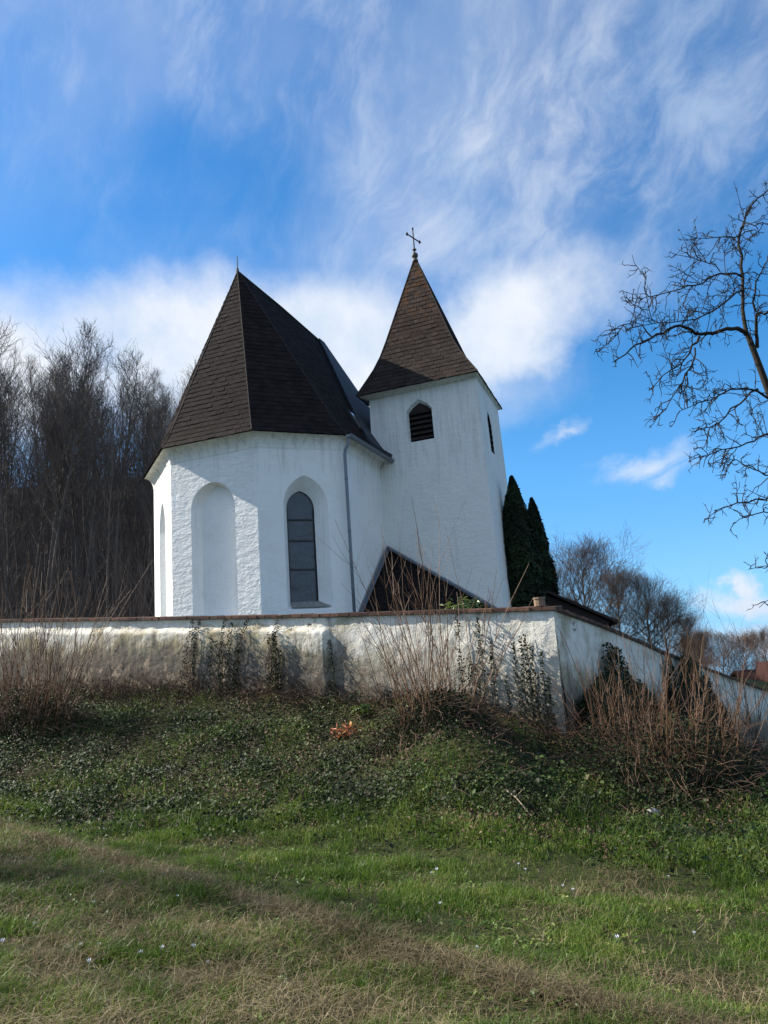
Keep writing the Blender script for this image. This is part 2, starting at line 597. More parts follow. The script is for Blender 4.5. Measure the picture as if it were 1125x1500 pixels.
M_ground = m_ground()
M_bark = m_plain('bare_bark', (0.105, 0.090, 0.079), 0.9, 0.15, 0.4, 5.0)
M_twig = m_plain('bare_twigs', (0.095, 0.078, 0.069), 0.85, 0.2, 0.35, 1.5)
M_bark_s = m_plain('pale_brown_bark', (0.14, 0.105, 0.08), 0.9, 0.15, 0.3, 4.0)  # paler, warmer brown bark for the round crowned trees
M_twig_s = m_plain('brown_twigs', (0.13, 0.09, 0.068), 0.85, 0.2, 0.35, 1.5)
M_apple = m_plain('apple_bark', (0.034, 0.028, 0.022), 0.9, 0.15, 0.6, 9.0)
M_cane = m_plain('red_brown_cane', (0.135, 0.070, 0.034), 0.6, 0.35, 0.5, 2.2)
M_bramble = m_plain('dead_bramble', (0.095, 0.060, 0.039), 0.8, 0.2, 0.5, 3.0)
M_ivy = m_leaf('ivy_leaf', [(0.0, (0.011, 0.011, 0.005)), (0.35, (0.017, 0.024, 0.007)), (0.62, (0.028, 0.050, 0.010)), (0.86, (0.065, 0.105, 0.017)), (1.0, (0.10, 0.065, 0.035))], 0.6, 0.2)
M_ivyd = m_leaf('dark_ivy_leaf', [(0.0, (0.010, 0.018, 0.008)), (0.6, (0.024, 0.040, 0.014)), (1.0, (0.040, 0.050, 0.018))], 0.7, 0.15)
M_ivyc = m_leaf('climbing_ivy_leaf', [(0.0, (0.006, 0.009, 0.005)), (0.6, (0.012, 0.019, 0.008)), (1.0, (0.024, 0.028, 0.013))], 0.75, 0.1)
M_litter = m_leaf('dead_leaf', [(0.0, (0.032, 0.020, 0.012)), (0.5, (0.075, 0.044, 0.026)), (0.85, (0.14, 0.088, 0.055)), (1.0, (0.26, 0.19, 0.13))], 0.7, 0.25)
M_grass = m_leaf('green_grass', [(0.0, (0.030, 0.054, 0.008)), (0.35, (0.062, 0.116, 0.014)), (0.7, (0.118, 0.190, 0.024)), (1.0, (0.24, 0.25, 0.07))], 0.5, 0.3, 0.3)
M_dry = m_leaf('dry_grass', [(0.0, (0.075, 0.062, 0.028)), (0.4, (0.15, 0.118, 0.058)), (0.75, (0.25, 0.195, 0.105)), (1.0, (0.40, 0.33, 0.20))], 0.6, 0.3, 0.25)
M_thuja = m_leaf('thuja_green', [(0.0, (0.006, 0.012, 0.006)), (0.6, (0.015, 0.029, 0.011)), (1.0, (0.040, 0.058, 0.020))], 0.7, 0.2)
M_bright = m_leaf('laurel_leaf', [(0.0, (0.045, 0.085, 0.018)), (0.6, (0.10, 0.15, 0.03)), (1.0, (0.24, 0.25, 0.05))], 0.35, 0.5, 0.3)
M_orange = m_leaf('orange_leaf', [(0.0, (0.32, 0.07, 0.03)), (0.5, (0.50, 0.16, 0.06)), (1.0, (0.55, 0.36, 0.10))], 0.5, 0.4, 0.35)
M_petal = m_plain('white_petal', (0.80, 0.80, 0.84), 0.5, 0.3, 0.05)

# ------------------------------------------------------------------ terrain
K = np.array([3.2, 15.35])                       # corner of the churchyard wall
WD = np.array([math.cos(R(-27)), math.sin(R(-27))])   # along the front wall, towards the corner
NF = np.array([WD[1], -WD[0]])                   # its outward normal
SD = np.array([math.cos(R(56)), math.sin(R(56))])
NS = np.array([SD[1], -SD[0]])


def top_f(s): return np.interp(s, [0, 3.15, 5.04, 6.74, 10.5, 16.5, 22], [2.45, 2.655, 2.775, 2.895, 3.18, 3.65, 4.08])
def base_f(s): return np.interp(s, [0, 1.77, 3.3, 5.15, 6.82, 9.96, 13.65, 16.5, 22], [0.05, 0.58, 0.80, 1.0, 1.22, 1.40, 1.54, 1.71, 1.95])
def top_s(s): return np.interp(s, [0, 2.5, 5.3, 7.2, 12.5, 21, 30], [2.45, 2.13, 1.73, 1.42, 0.72, -0.40, -1.4])
def base_s(s): return np.interp(s, [0, 7, 12.5, 30], [0.05, -0.75, -1.8, -3.7])


def hills(x, y):
    left = sstep(6, -14, x) * sstep(30, 95, y) * 24.0
    far = sstep(90, 500, np.hypot(x, y)) * (10 + 26 * fbm(x * 0.006 + 3.1, y * 0.006, 21, 3)) * sstep(0.2, -0.6, x / (np.hypot(x, y) + 1))
    return left + far


def height(x, y):
    x = np.asarray(x, float); y = np.asarray(y, float)
    lx = 26 * np.tanh(x / 26); ly = 34 * np.tanh(y / 34)
    lawn = -0.10 * lx - 0.08 * ly + hills(x, y) * 0.9
    px, py = x - K[0], y - K[1]
    sf = np.maximum(-(px * WD[0] + py * WD[1]), 0)
    qx, qy = px + sf * WD[0], py + sf * WD[1]
    df = np.hypot(qx, qy); inf = (px * NF[0] + py * NF[1]) < 0
    ss = np.clip(px * SD[0] + py * SD[1], 0, 34)
    rx, ry = px - ss * SD[0], py - ss * SD[1]
    ds = np.hypot(rx, ry); ins = (px * NS[0] + py * NS[1]) < 0
    front = df <= ds
    d = np.where(front, df, ds)
    zb = np.where(front, base_f(np.minimum(sf, 22)), base_s(ss))
    zt = np.where(front, top_f(np.minimum(sf, 22)), top_s(ss)) - 0.55
    inside = inf & ins
    t = np.clip(d / 6.2, 0, 1)
    out = lawn + (zb - lawn) * (1 - t) ** 1.25 * (1 - 0.0 * t)
    # hummocks on the bank
    env = np.exp(-((d - 2.2) / 1.8) ** 2)
    out = out + env * (0.80 * np.exp(-((x - 1.0) / 1.2) ** 2) + 0.55 * np.exp(-((x - 5.6) / 1.0) ** 2) + 0.30 * np.exp(-((x + 9.0) / 1.3) ** 2) + 0.22 * (fbm(x * 0.7, y * 0.7, 5, 3) - 0.5))
    out = out + 0.10 * (fbm(x * 0.9, y * 0.9, 11, 3) - 0.5) * sstep(2.0, 4.0, y)
    # low bank edge of the old track across the lawn
    trk = y - (7.29 - 0.98 * (x + 1.33))
    out = out + 0.07 * np.exp(-(trk / 0.35) ** 2) * sstep(30, 15, np.abs(x) + y)
    yard = np.where(x > 8, 2.4 - 0.22 * (x - 8), 2.4) + hills(x, y)
    zin = zt + (yard - zt) * sstep(0.5, 7.0, d)
    mixin = np.where(inside, sstep(0.08, 0.30, d), 0.0)
    res = out * (1 - mixin) + zin * mixin
    # far away everything settles to rolling land
    far = sstep(60, 160, np.hypot(x, y - 20))
    rr = np.hypot(x, y) + 1e-6
    base = -5.0 + hills(x, y) - 0.035 * np.maximum(rr - 40, 0) * sstep(-0.1, 0.3, x / rr)
    return res * (1 - far) + base * far


def axis(lo, hi, fine_lo, fine_hi, step, grow):
    a = list(np.arange(fine_lo, fine_hi + 1e-6, step))
    s, v = step, fine_hi
    while v < hi:
        s *= grow; v += s; a.append(v)
    s, v, b = step, fine_lo, []
    while v > lo:
        s *= grow; v -= s; b.append(v)
    return np.array(b[::-1] + a)


gx = axis(-900, 900, -15, 15, 0.15, 1.14)
gy = axis(-300, 1200, 1.5, 30, 0.15, 1.14)
X, Y = np.meshgrid(gx, gy)
Z = height(X, Y)
V = np.stack([X, Y, Z], -1).reshape(-1, 3)
ny, nx = X.shape
ii = np.arange(ny * nx).reshape(ny, nx)
F = np.stack([ii[:-1, :-1], ii[:-1, 1:], ii[1:, 1:], ii[1:, :-1]], -1).reshape(-1, 4)
gnd = link('ground', npmesh('ground', V, F, True), M_ground)
tag(gnd, kind='structure')


def H(x, y): return float(height(np.array([x]), np.array([y]))[0])


# ------------------------------------------------------------------ churchyard walls
def wall_grid(name, org, dirv, nrm, s0, s1, topf, basef, proud, seed, material, parent, thick=0.45, step=0.055):
    """front face as a displaced grid, plus back, ends and top"""
    ns = int((s1 - s0) / step) + 1
    nz = 44
    S = np.linspace(s0, s1, ns); T = np.linspace(0, 1, nz)
    SS, TT = np.meshgrid(S, T)
    zb = basef(SS) - 0.35; zt = topf(SS)
    ZZ = zb + (zt - zb) * TT
    d = 0.035 * (fbm(SS * 0.7, ZZ * 1.0, seed, 3) - 0.5) + 0.034 * (fbm(SS * 3.6, ZZ * 4.2, seed + 9, 3) - 0.5)
    d = d + 0.022 * (fbm(SS * 10, ZZ * 12, seed + 17, 2) - 0.5) + proud(SS, ZZ, zt)
    # batter: a little thicker at the foot
    d = d + 0.07 * (1 - TT)
    d = d * sstep(1.0, 0.97, TT)
    P = np.stack([org[0] + dirv[0] * SS + nrm[0] * d, org[1] + dirv[1] * SS + nrm[1] * d, ZZ], -1)
    V = P.reshape(-1, 3)
    ii = np.arange(ns * nz).reshape(nz, ns)
    F = np.stack([ii[:-1, :-1], ii[:-1, 1:], ii[1:, 1:], ii[1:, :-1]], -1).reshape(-1, 4)
    k = len(V)
    # back / top / ends
    ends = []
    for s in (s0, s1):
        for z in (float(basef(s)) - 0.35, float(topf(s))):
            for off in (0.0, -thick):
                ends.append((org[0] + dirv[0] * s + nrm[0] * off, org[1] + dirv[1] * s + nrm[1] * off, z))
    ends = np.array(ends)
    nb = 24
    Sb = np.linspace(s0, s1, nb)
    bk = []
    for s in Sb:
        for z in (float(basef(s)) - 0.35, float(topf(s))):
            bk.append((org[0] + dirv[0] * s - nrm[0] * thick, org[1] + dirv[1] * s - nrm[1] * thick, z))
    for s in Sb:
        bk.append((org[0] + dirv[0] * s, org[1] + dirv[1] * s, float(topf(s))))
    bk = np.array(bk)
    FB = []
    for i in range(nb - 1):
        a = k + 2 * i
        FB.append((a, a + 1, a + 3, a + 2))
        FB.append((a + 1, k + 2 * nb + i, k + 2 * nb + i + 1, a + 3))
    V = np.concatenate([V, bk, ends])
    e = k + len(bk)
    FB += [(e, e + 1, e + 3, e + 2), (e + 4, e + 6, e + 7, e + 5)]
    F = np.concatenate([F, np.array(FB)])
    me = npmesh(name, V, F, True)
    uv = me.uv_layers.new(name='UVMap')
    sv = (V[:, 0] - org[0]) * dirv[0] + (V[:, 1] - org[1]) * dirv[1]
    hv = V[:, 2] - basef(np.clip(sv, s0, s1))
    U = np.stack([sv, hv], -1)[F.ravel()]
    uv.data.foreach_set('uv', U.astype(np.float32).ravel())
    return link(name, me, material, parent)


def coping(org, dirv, nrm, s0, s1, topf, parent, seed, bl=0.25, thick=0.45, over=0.07):
    r = np.random.default_rng(seed)
    mb = MB(); s = s0
    while s < s1:
        L = bl * r.uniform(0.85, 1.15)
        e = min(s + L - 0.014, s1)
        z0 = float(topf(s)) + 0.006 + r.uniform(0, 0.008); z1 = float(topf(e)) + 0.006 + r.uniform(0, 0.008)
        o = over + r.uniform(-0.012, 0.012)
        h = 0.065 + r.uniform(-0.006, 0.006)
        a = [org + dirv * s + nrm * o, org + dirv * e + nrm * o, org + dirv * e - nrm * (thick + 0.05), org + dirv * s - nrm * (thick + 0.05)]
        zz = [z0, z1, z1 + 0.04, z0 + 0.04]
        mb.prism([(q[0], q[1], z) for q, z in zip(a, zz)], (0, 0, h))
        s += L
    c = mb.build('coping', M_brick, parent)
    mm = MB()
    n = 30
    for i in range(n):
        sa, sb = s0 + (s1 - s0) * i / n, s0 + (s1 - s0) * (i + 1) / n
        a = [org + dirv * sa + nrm * (over - 0.025), org + dirv * sb + nrm * (over - 0.025), org + dirv * sb - nrm * thick, org + dirv * sa - nrm * thick]
        mm.prism([(q[0], q[1], float(topf(s)) + 0.001) for q, s in zip(a, (sa, sb, sb, sa))], (0, 0, 0.055))
    mm.build('coping_mortar', M_mortar, c)
    return c


fw = thing('churchyard_wall', 'low stained white churchyard wall with brick coping running in front of the church', 'wall')


def proud_f(S, Zz, zt):
    edge = 5.22 + 0.10 * (fbm(Zz * 3, Zz * 0, 3, 2) - 0.5)
    top = zt - 0.23 - 0.10 * sstep(1.2, 0.0, np.abs(S - 5.9)) * 0 + 0.14 * (fbm(S * 1.4, S * 0, 8, 3) - 0.5)
    return 0.11 * sstep(edge - 0.02, edge + 0.05, S) * sstep(top + 0.03, top - 0.09, Zz)


wall_grid('wall_face', K, -WD, NF, 0.0, 22.0, top_f, base_f, proud_f, 31, M_wall, fw)
coping(K, -WD, NF, -0.05, 22.0, top_f, fw, 5)
sw = thing('churchyard_wall', 'grey white churchyard side wall with brick coping stepping downhill on the right', 'wall')
wall_grid('wall_face', K, SD, NS, 0.03, 9.0, top_s, base_s, lambda S, Zz, zt: 0 * S, 57, M_wall_s, sw)
coping(K, SD, NS, 0.10, 9.0, top_s, sw, 6, 0.22)
lw = thing('churchyard_wall', 'lowest farthest stretch of white churchyard wall at the right edge behind tall canes', 'wall')
wall_grid('wall_face', K, SD, NS, 9.4, 30.0, top_s, base_s, lambda S, Zz, zt: 0 * S - 0.05, 77, M_wall_s, lw)
coping(K, SD, NS, 9.4, 30.0, top_s, lw, 8, 0.24)

# stub of brick standing on the coping near the corner
b = MB()
cpt = K - WD * 0.32 - NF * 0.2
z0 = float(top_f(0.32)) + 0.105
ring = []
for k in range(10):
    a = 2 * math.pi * k / 10
    ring.append((cpt[0] + 0.115 * math.cos(a), cpt[1] + 0.115 * math.sin(a), z0))
b.prism(ring, (0, 0, 0.14))
ring = [(cpt[0] + (p[0] - cpt[0]) * 1.12, cpt[1] + (p[1] - cpt[1]) * 1.12, z0 + 0.141) for p in ring]
b.prism(ring, (0, 0, 0.035))
tag(b.build('stone_pot', m_plain('weathered_pot', (0.23, 0.16, 0.11), 0.9, 0.2, 0.5, 14.0)), 'small weathered stone pot standing on the wall coping near the corner', 'pot')

# ------------------------------------------------------------------ church
TH = R(-22)
CU = np.array([math.cos(TH), math.sin(TH), 0])
CV = np.array([-math.sin(TH), math.cos(TH), 0])
C0 = np.array([-3.66, 25.68, 0])


def cw(u, v, z): return C0 + CU * u + CV * v + np.array([0, 0, z])


church = thing('church', 'white medieval church with dark steep roofs, pointed windows and square tower behind the wall', 'church', tuple(cw(0, 0, 2.4)))
CH_O = np.array(cw(0, 0, 2.4))


def cb(mb, name, m, parent=None, smooth=False, fix=True):
    """build a church part (geometry authored in world space)"""
    o = mb.build(name, m, church if parent is None else parent, smooth=smooth, fix=fix)
    if parent is None:
        o.location = -Vector(CH_O)
    return o


ZB, ZW, ZE = 2.0, 8.30, 8.60     # foot, top of wall, eave
A0, AB, BC, CD, DT = [np.array(p) for p in ((-4.15, -1.2), (-1.6, -3.55), (1.45, -3.55), (3.42, -1.72), (3.25, 1.62))]


def arch(s0, s1, zb, zs, zt, n=9, pw=0.62):
    """outline of a pointed opening, from bottom left over the point to bottom right"""
    m = (s0 + s1) / 2
    h, Hh = m - s0, zt - zs
    Rr = (Hh * Hh + h * h) / (2 * h)
    am = math.acos((Rr - h) / Rr)
    pts = [(s0, zb), (s0, (zb + zs) / 2), (s0, zs)]
    for k in range(1, n):
        a = am * k / n
        pts.append((s0 + Rr - Rr * math.cos(a), zs + Rr * math.sin(a)))
    left = pts[:]
    pts = left + [(m, zt)] + [(2 * m - s, z) for s, z in left[::-1]]
    return pts


def holed_panel(P, L, z0, z1, h):
    """flat panel with one opening, as two outlines meeting on the opening's axis"""
    bm = bmesh.new()
    V = lambda pts: [bm.verts.new(P(s, z)) for s, z in pts]
    if h is None:
        bm.faces.new(V([(0, z0), (L, z0), (L, z1), (0, z1)]))
        return bm
    k = max(range(len(h)), key=lambda i: h[i][1])
    m = h[k][0]
    zb = h[0][1]
    bm.faces.new(V([(0, z0), (m, z0), (m, zb)] + list(h[:k + 1]) + [(m, z1), (0, z1)]))
    bm.faces.new(V([(m, z0), (L, z0), (L, z1), (m, z1)] + list(h[k:]) + [(m, zb)]))
    bm.normal_update()
    bmesh.ops.triangulate(bm, faces=bm.faces[:], ngon_method='EAR_CLIP')
    bmesh.ops.remove_doubles(bm, verts=bm.verts, dist=0.0005)
    return bm


def facet(a, b, z0, z1, holes, name, m, parent=None, inset=0.0):
    """wall panel from plan point a to b with openings; returns the panel frame (origin, along, inward)"""
    L = np.linalg.norm(b - a); d = (b - a) / L
    inn = np.array([-d[1], d[0]])
    P = lambda s, z, dep=0.0: cw(*(a + d * s + inn * dep), z)
    bm = holed_panel(P, L, z0, z1, holes[0])
    me = bpy.data.meshes.new(name)
    bm.to_mesh(me); bm.free()
    o = link(name, me, m, church if parent is None else parent)
    if parent is None:
        o.location = -Vector(CH_O)
    return o, P, L


def reveal(P, outer, inner, dep, name, m, parent, back=True):
    mb = MB(); n = len(outer)
    for i in range(n):
        j = (i + 1) % n
        mb.quad(P(*outer[i]), P(*outer[j]), P(*inner[j], dep), P(*inner[i], dep))
    if back:
        mb.add([P(*q, dep) for q in inner], [tuple(range(n))])
    return mb.build(name, m, parent)


# chancel shell: the other sides in one mesh, the faceted end as panels
shell = MB()
plan = [DT, (3.25, 13.0), (-4.0, 13.0), A0 + np.array([0, 0.0])]
plan = [np.array(p, float) for p in plan]
for p, q in zip(plan[:-1], plan[1:]):
    shell.quad(cw(*p, ZB), cw(*q, ZB), cw(*q, ZW), cw(*p, ZW))
shell.quad(cw(*CD, ZB), cw(*DT, ZB), cw(*DT, ZW), cw(*CD, ZW))
wall = cb(shell, 'chancel_wall', M_white, fix=False)

# A: narrow sunlit side with a niche
LA = np.linalg.norm(AB - A0)
oA = arch(1.15, 2.35, 3.0, 6.3, 7.35); iA = arch(1.42, 2.2, 3.05, 6.2, 7.1)
fA, PA, _ = facet(A0, AB, ZB, ZW, [oA], 'wall_facet', M_white)
nA = reveal(PA, oA, iA, 0.28, 'niche', M_white, fA)
# B: rough facet with the blind niche
oB = arch(0.72, 2.28, 3.2, 6.55, 7.36); iB = arch(0.90, 2.12, 3.38, 6.5, 7.3)
fB, PB, LB = facet(AB, BC, ZB, ZW, [oB], 'wall_facet', M_rough)
nB = reveal(PB, oB, iB, 0.30, 'niche', M_white, fB)
# C: facet with the leaded window
oC = arch(0.76, 2.12, 3.36, 6.42, 7.36); iC = arch(0.93, 1.78, 3.60, 6.40, 6.95)
fC, PC, LC = facet(BC, CD, ZB, ZW, [oC], 'wall_facet', M_white)
nC = reveal(PC, oC, iC, 0.34, 'niche', M_white, fC, back=False)
win = MB()
n = len(iC)
for i in range(n):
    j = (i + 1) % n
    win.quad(PC(*iC[i], 0.34), PC(*iC[j], 0.34), PC(*iC[j], 0.42), PC(*iC[i], 0.42))
wf = cb(win, 'window', M_iron)
pane = MB(); pane.add([PC(*q, 0.40) for q in iC], [tuple(range(n))])
pane.build('pane', M_glass, wf)
bars = MB()
for z in (6.07, 5.43, 4.57):
    bars.box(PC(1.355, z, 0.385), (PC(1, 0) - PC(0, 0)) * 0.42, (PC(0, 0, 1) - PC(0, 0)) * 0.018, (0, 0, 0.022))
for s in (0.955, 1.755):
    bars.box(PC(s, 5.0, 0.387), (PC(1, 0) - PC(0, 0)) * 0.016, (PC(0, 0, 1) - PC(0, 0)) * 0.016, (0, 0, 1.4))
bars.build('glazing_bar', M_iron, wf)
sill = MB()
sill.prism([PC(0.88, 3.42, 0.0), PC(2.05, 3.42, 0.0), PC(1.80, 3.60, 0.335), PC(0.92, 3.60, 0.335)], (0, 0, 0.02))
sill.build('window_sill', M_sill, wf)

# cornice under the eave, swept round the facets
EV = [np.array(p) for p in ((-4.42, -1.42), (-1.62, -3.93), (1.58, -3.92), (3.66, -1.83), (3.62, 1.56))]
WLL = [A0, AB, BC, CD, np.array([3.25, 1.55])]
co = MB()
for i in range(4):
    prof = []
    for k in range(7):
        a = k / 6
        o_ = 1 - math.cos(a * math.pi / 2)
        z = 8.17 + 0.40 * math.sin(a * math.pi / 2)
        e = [WLL[j] + (EV[j] - WLL[j]) * (0.03 + 0.87 * o_) for j in (i, i + 1)]
        prof.append((cw(*e[0], z), cw(*e[1], z)))
    for k in range(6):
        co.quad(prof[k][0], prof[k][1], prof[k + 1][1], prof[k + 1][0])
cend = [cw(*(WLL[0] + (EV[0] - WLL[0]) * (0.03 + 0.87 * (1 - math.cos(k / 6 * math.pi / 2)))), 8.17 + 0.40 * math.sin(k / 6 * math.pi / 2)) for k in range(7)]
co.add(cend + [cw(*WLL[0], 8.57)], [tuple(range(8))])
cb(co, 'cornice', M_cornice)


# --- shingled roof slopes
def slope(mb, lo, hi, course=0.175, width=0.24, seed=0, lift=0.015, under=None):
    """one slope between two polylines (left edge, right edge), both from eave to top with equal point count"""
    r = np.random.default_rng(seed)
    Lp, Rp = np.array(lo, float), np.array(hi, float)
    mid = (Lp + Rp) / 2
    seg = np.linalg.norm(np.diff(mid, axis=0), axis=1); acc = np.concatenate([[0], np.cumsum(seg)])
    total = acc[-1]
    ncs = max(3, int(total / course))
    lv = np.linspace(0, total, ncs + 1)
    f = lambda E: np.stack([np.interp(lv, acc, E[:, i]) for i in range(3)], -1)
    LL, RR = f(Lp), f(Rp)
    if under is not None:
        for k in range(ncs):
            a, bq, c, d = LL[k], RR[k], RR[k + 1], LL[k + 1]
            nn = np.cross(bq - a, (c + d) / 2 - (a + bq) / 2); nn /= np.linalg.norm(nn) + 1e-9
            under.quad(*[q - nn * 0.02 for q in (a, bq, c, d)])
    ax = RR[0] - LL[0]; ax /= np.linalg.norm(ax)
    for k in range(ncs):
        a, bq, c, d = LL[k], RR[k], RR[k + 1], LL[k + 1]
        up = (c + d) / 2 - (a + bq) / 2
        nn = np.cross(ax, up); nn /= np.linalg.norm(nn) + 1e-9
        xa, xb = 0.0, float((bq - a) @ ax)
        xd, xc = float((d - a) @ ax), float((c - a) @ ax)
        xo = float((a - LL[0]) @ ax)
        w0 = math.floor(min(xa, xd) / width) * width - (0.5 * width if k % 2 else 0) - (xo % width)
        x = w0 - width
        wob = r.normal(0, 0.006)
        while x < max(xb, xc):
            x0, x1 = x + r.uniform(0.0, 0.006), x + width - 0.006
            b0, b1 = np.clip(x0, xa, xb), np.clip(x1, xa, xb)
            t0, t1 = np.clip(x0, xd, xc), np.clip(x1, xd, xc)
            x += width
            if b1 - b0 < 0.01 and t1 - t0 < 0.01:
                continue
            lf = lift + r.uniform(-0.005, 0.009)
            dn = up / (np.linalg.norm(up) + 1e-9) * (0.02 + wob + r.normal(0, 0.008))
            def pt(bot, top, p, q, sb, st, which):
                return None
            eb = (bq - a) / max(xb - xa, 1e-6); et = (c - d) / max(xc - xd, 1e-6)
            p0 = a + eb * (b0 - xa) + nn * lf - dn
            p1 = a + eb * (b1 - xa) + nn * lf - dn
            p2 = d + et * (t1 - xd) + nn * 0.004
            p3 = d + et * (t0 - xd) + nn * 0.004
            q0 = a + eb * (b0 - xa) - nn * 0.005 - dn
            q1 = a + eb * (b1 - xa) - nn * 0.005 - dn
            mb.add([p0, p1, p2, p3, q0, q1], [(0, 1, 2, 3), (4, 5, 1, 0)])
    return mb


def ridge_profile(e, r_, ze, zr, flare=((0.0, 1.0), (0.035, 0.945), (0.08, 0.893), (0.14, 0.830), (1.0, 0.0))):
    """polyline from eave corner e to ridge point r_ with a kick at the eave"""
    e, r_ = np.asarray(e, float), np.asarray(r_, float)
    return [cw(*(r_ + (e - r_) * g), ze + (zr - ze) * h) for h, g in flare]


AP = (0.0, -1.9); RE = (0.0, 4.15); ZR = 15.0
pA0 = ridge_profile(EV[0], AP, ZE, ZR); pAB = ridge_profile(EV[1], AP, ZE, ZR); pBC = ridge_profile(EV[2], AP, ZE, ZR)
pCD = ridge_profile(EV[3], AP, ZE, ZR); pDe = ridge_profile((3.62, 4.15), RE, ZE, 14.75)
pN = ridge_profile((-4.3, 4.15), RE, ZE, 14.75)
roof, deck = MB(), MB()
slope(roof, pAB, pBC, seed=1, under=deck)
slope(roof, pBC, pCD, seed=2, under=deck)
slope(roof, pA0, pAB, seed=3, under=deck)
slope(roof, pCD, pDe, seed=4, under=deck)
slope(roof, pN, pA0, seed=5, under=deck)
ro = cb(roof, 'chancel_roof', M_roof)
deck.add([p for p in pN] + [p for p in pDe[::-1]], [tuple(range(len(pN) * 2))])
deck.build('roof_deck', M_deck, ro, fix=False)
# ridge cap and lightning point
cap = MB()
cap.tube([cw(*AP, ZR + 0.0), cw(0, 1.0, 14.93), cw(*RE, 14.76)], 0.045, 6)
for ep in (pAB, pBC, pCD):
    cap.tube([q + np.array([0, 0, 0.012]) for q in ep], 0.022, 6)
cap.build('ridge_cap', M_deck, ro)
fin = MB()
fin.tube([cw(*AP, ZR - 0.1), cw(*AP, ZR + 0.12)], [0.07, 0.035], 8)
fin.tube([cw(*AP, ZR + 0.1), cw(*AP, ZR + 0.58)], [0.022, 0.014], 6)
fin.build('finial', M_iron, ro)

# sheet metal cladding where the chancel roof runs into the tower
zin = MB()


def dplane(u, v):
    """height of the south slope above plan point"""
    g = u / 3.62
    hs_, gs_ = zip(*[(0.0, 1.0), (0.035, 0.945), (0.08, 0.893), (0.14, 0.830), (1.0, 0.0)])
    hh = np.interp(g, gs_[::-1], hs_[::-1])
    zr = ZR + (14.75 - ZR) * (v - AP[1]) / (RE[1] - AP[1])
    return ZE + (zr - ZE) * hh


us = [0.06, 0.6, 1.2, 1.8, 2.4, 3.0, 3.25, 3.42, 3.72]
for a, b_ in zip(us[:-1], us[1:]):
    la, lb = [np.interp(q, [0.06, 3.2, 3.72], [3.85, 0.55, 1.15]) for q in (a, b_)]
    q4 = [(a, la), (b_, lb), (b_, 4.33), (a, 4.33)]
    zin.prism([cw(u_, v_, dplane(u_, min(v_, 4.2)) + 0.05) for u_, v_ in q4], (0.03, -0.012, 0.10))
zo = cb(zin, 'roof_flashing', M_zinc_d)
seam = MB()
for k in range(13):
    u_ = 0.25 + k * 0.255
    la = float(np.interp(u_, [0.06, 3.2, 3.72], [3.85, 0.55, 1.15]))
    seam.tube([cw(u_, la, dplane(u_, la) + 0.165), cw(u_, 4.33, dplane(u_, 4.2) + 0.165)], 0.016, 5)
seam.build('seam', M_zinc, zo)

# nave behind, lower ridge
nv = MB()
n0, n1 = 4.2, 13.3
for (u0, z0_, u1, z1_) in ((3.3, 8.2, 0, 13.0), (0, 13.0, -4.2, 8.2)):
    nv.prism([cw(u0, n0, z0_), cw(u0, n1, z0_), cw(u1, n1, z1_), cw(u1, n0, z1_)], (0, 0, 0.18))
nv.add([cw(3.3, n1 - 0.3, 8.2), cw(0, n1 - 0.3, 13.0), cw(-4.2, n1 - 0.3, 8.2)], [(0, 1, 2)])
cb(nv, 'nave_roof', M_deck)

# skylight low on the south slope
sk = MB()
c_ = [(2.62, 0.42), (3.02, 0.42), (3.02, 0.86), (2.62, 0.86)]
sk.prism([cw(u_, v_, dplane(u_, v_) + 0.02) for u_, v_ in c_], (0.06, -0.03, 0.07))
sko = cb(sk, 'skylight', M_iron)
g2 = MB()
c_ = [(2.67, 0.60), (2.98, 0.60), (2.98, 0.80), (2.67, 0.80)]
g2.prism([cw(u_, v_, dplane(u_, v_) + 0.095) for u_, v_ in c_], (0.06, -0.03, 0.02))
g2.build('pane', m_plain('skylight_glass', (0.7, 0.72, 0.75), 0.08, 0.6, 0.02, 2.0, 0.9), sko)

# gutter and downpipe
gut = MB()
ga, gb = np.array([3.74, -1.92]), np.array([3.72, 1.62])
prev = None
for k in range(2):
    q = (ga, gb)[k]
    ring = []
    for j in range(9):
        a = math.pi + j * math.pi / 8
        ring.append(cw(q[0] + 0.085 * math.cos(a), q[1], 8.575 + 0.085 * math.sin(a) - 0.05 * k))
    if prev is not None:
        for j in range(8):
            gut.quad(prev[j], prev[j + 1], ring[j + 1], ring[j])
    prev = ring
    gut.add(ring, [tuple(range(9))])
gut.tube([cw(ga[0] + 0.085, ga[1], 8.58), cw(gb[0] + 0.085, gb[1], 8.53)], 0.014, 6)
gut.tube([cw(ga[0] - 0.085, ga[1], 8.58), cw(gb[0] - 0.085, gb[1], 8.53)], 0.010, 6)
go = cb(gut, 'gutter', M_zinc, smooth=True)
dp = MB()
e_ = np.array([3.55, -1.86])
dp.tube([cw(3.70, -1.84, 8.52), cw(3.70, -1.84, 8.40), cw(3.68, -1.85, 8.30), cw(3.57, -1.86, 8.12), cw(e_[0], e_[1], 7.96), cw(e_[0], e_[1], 7.8), cw(e_[0], e_[1], 5.2), cw(e_[0], e_[1], 2.4)], 0.050, 10)
for z in (7.2, 5.6, 3.9):
    dp.tube([cw(e_[0], e_[1], z), cw(e_[0], e_[1], z + 0.05)], 0.058, 10)
dpo = cb(dp, 'downpipe', M_zinc, smooth=True)

# --- tower
TB = [np.array(p) for p in ((2.96, 1.60), (7.17, 1.56), (6.95, 5.4), (2.85, 5.4))]
TT_ = [np.array(p) for p in ((3.02, 1.64), (6.95, 1.60), (6.75, 5.3), (2.9, 5.3))]
TZ0, TZ1 = 2.0, 11.0


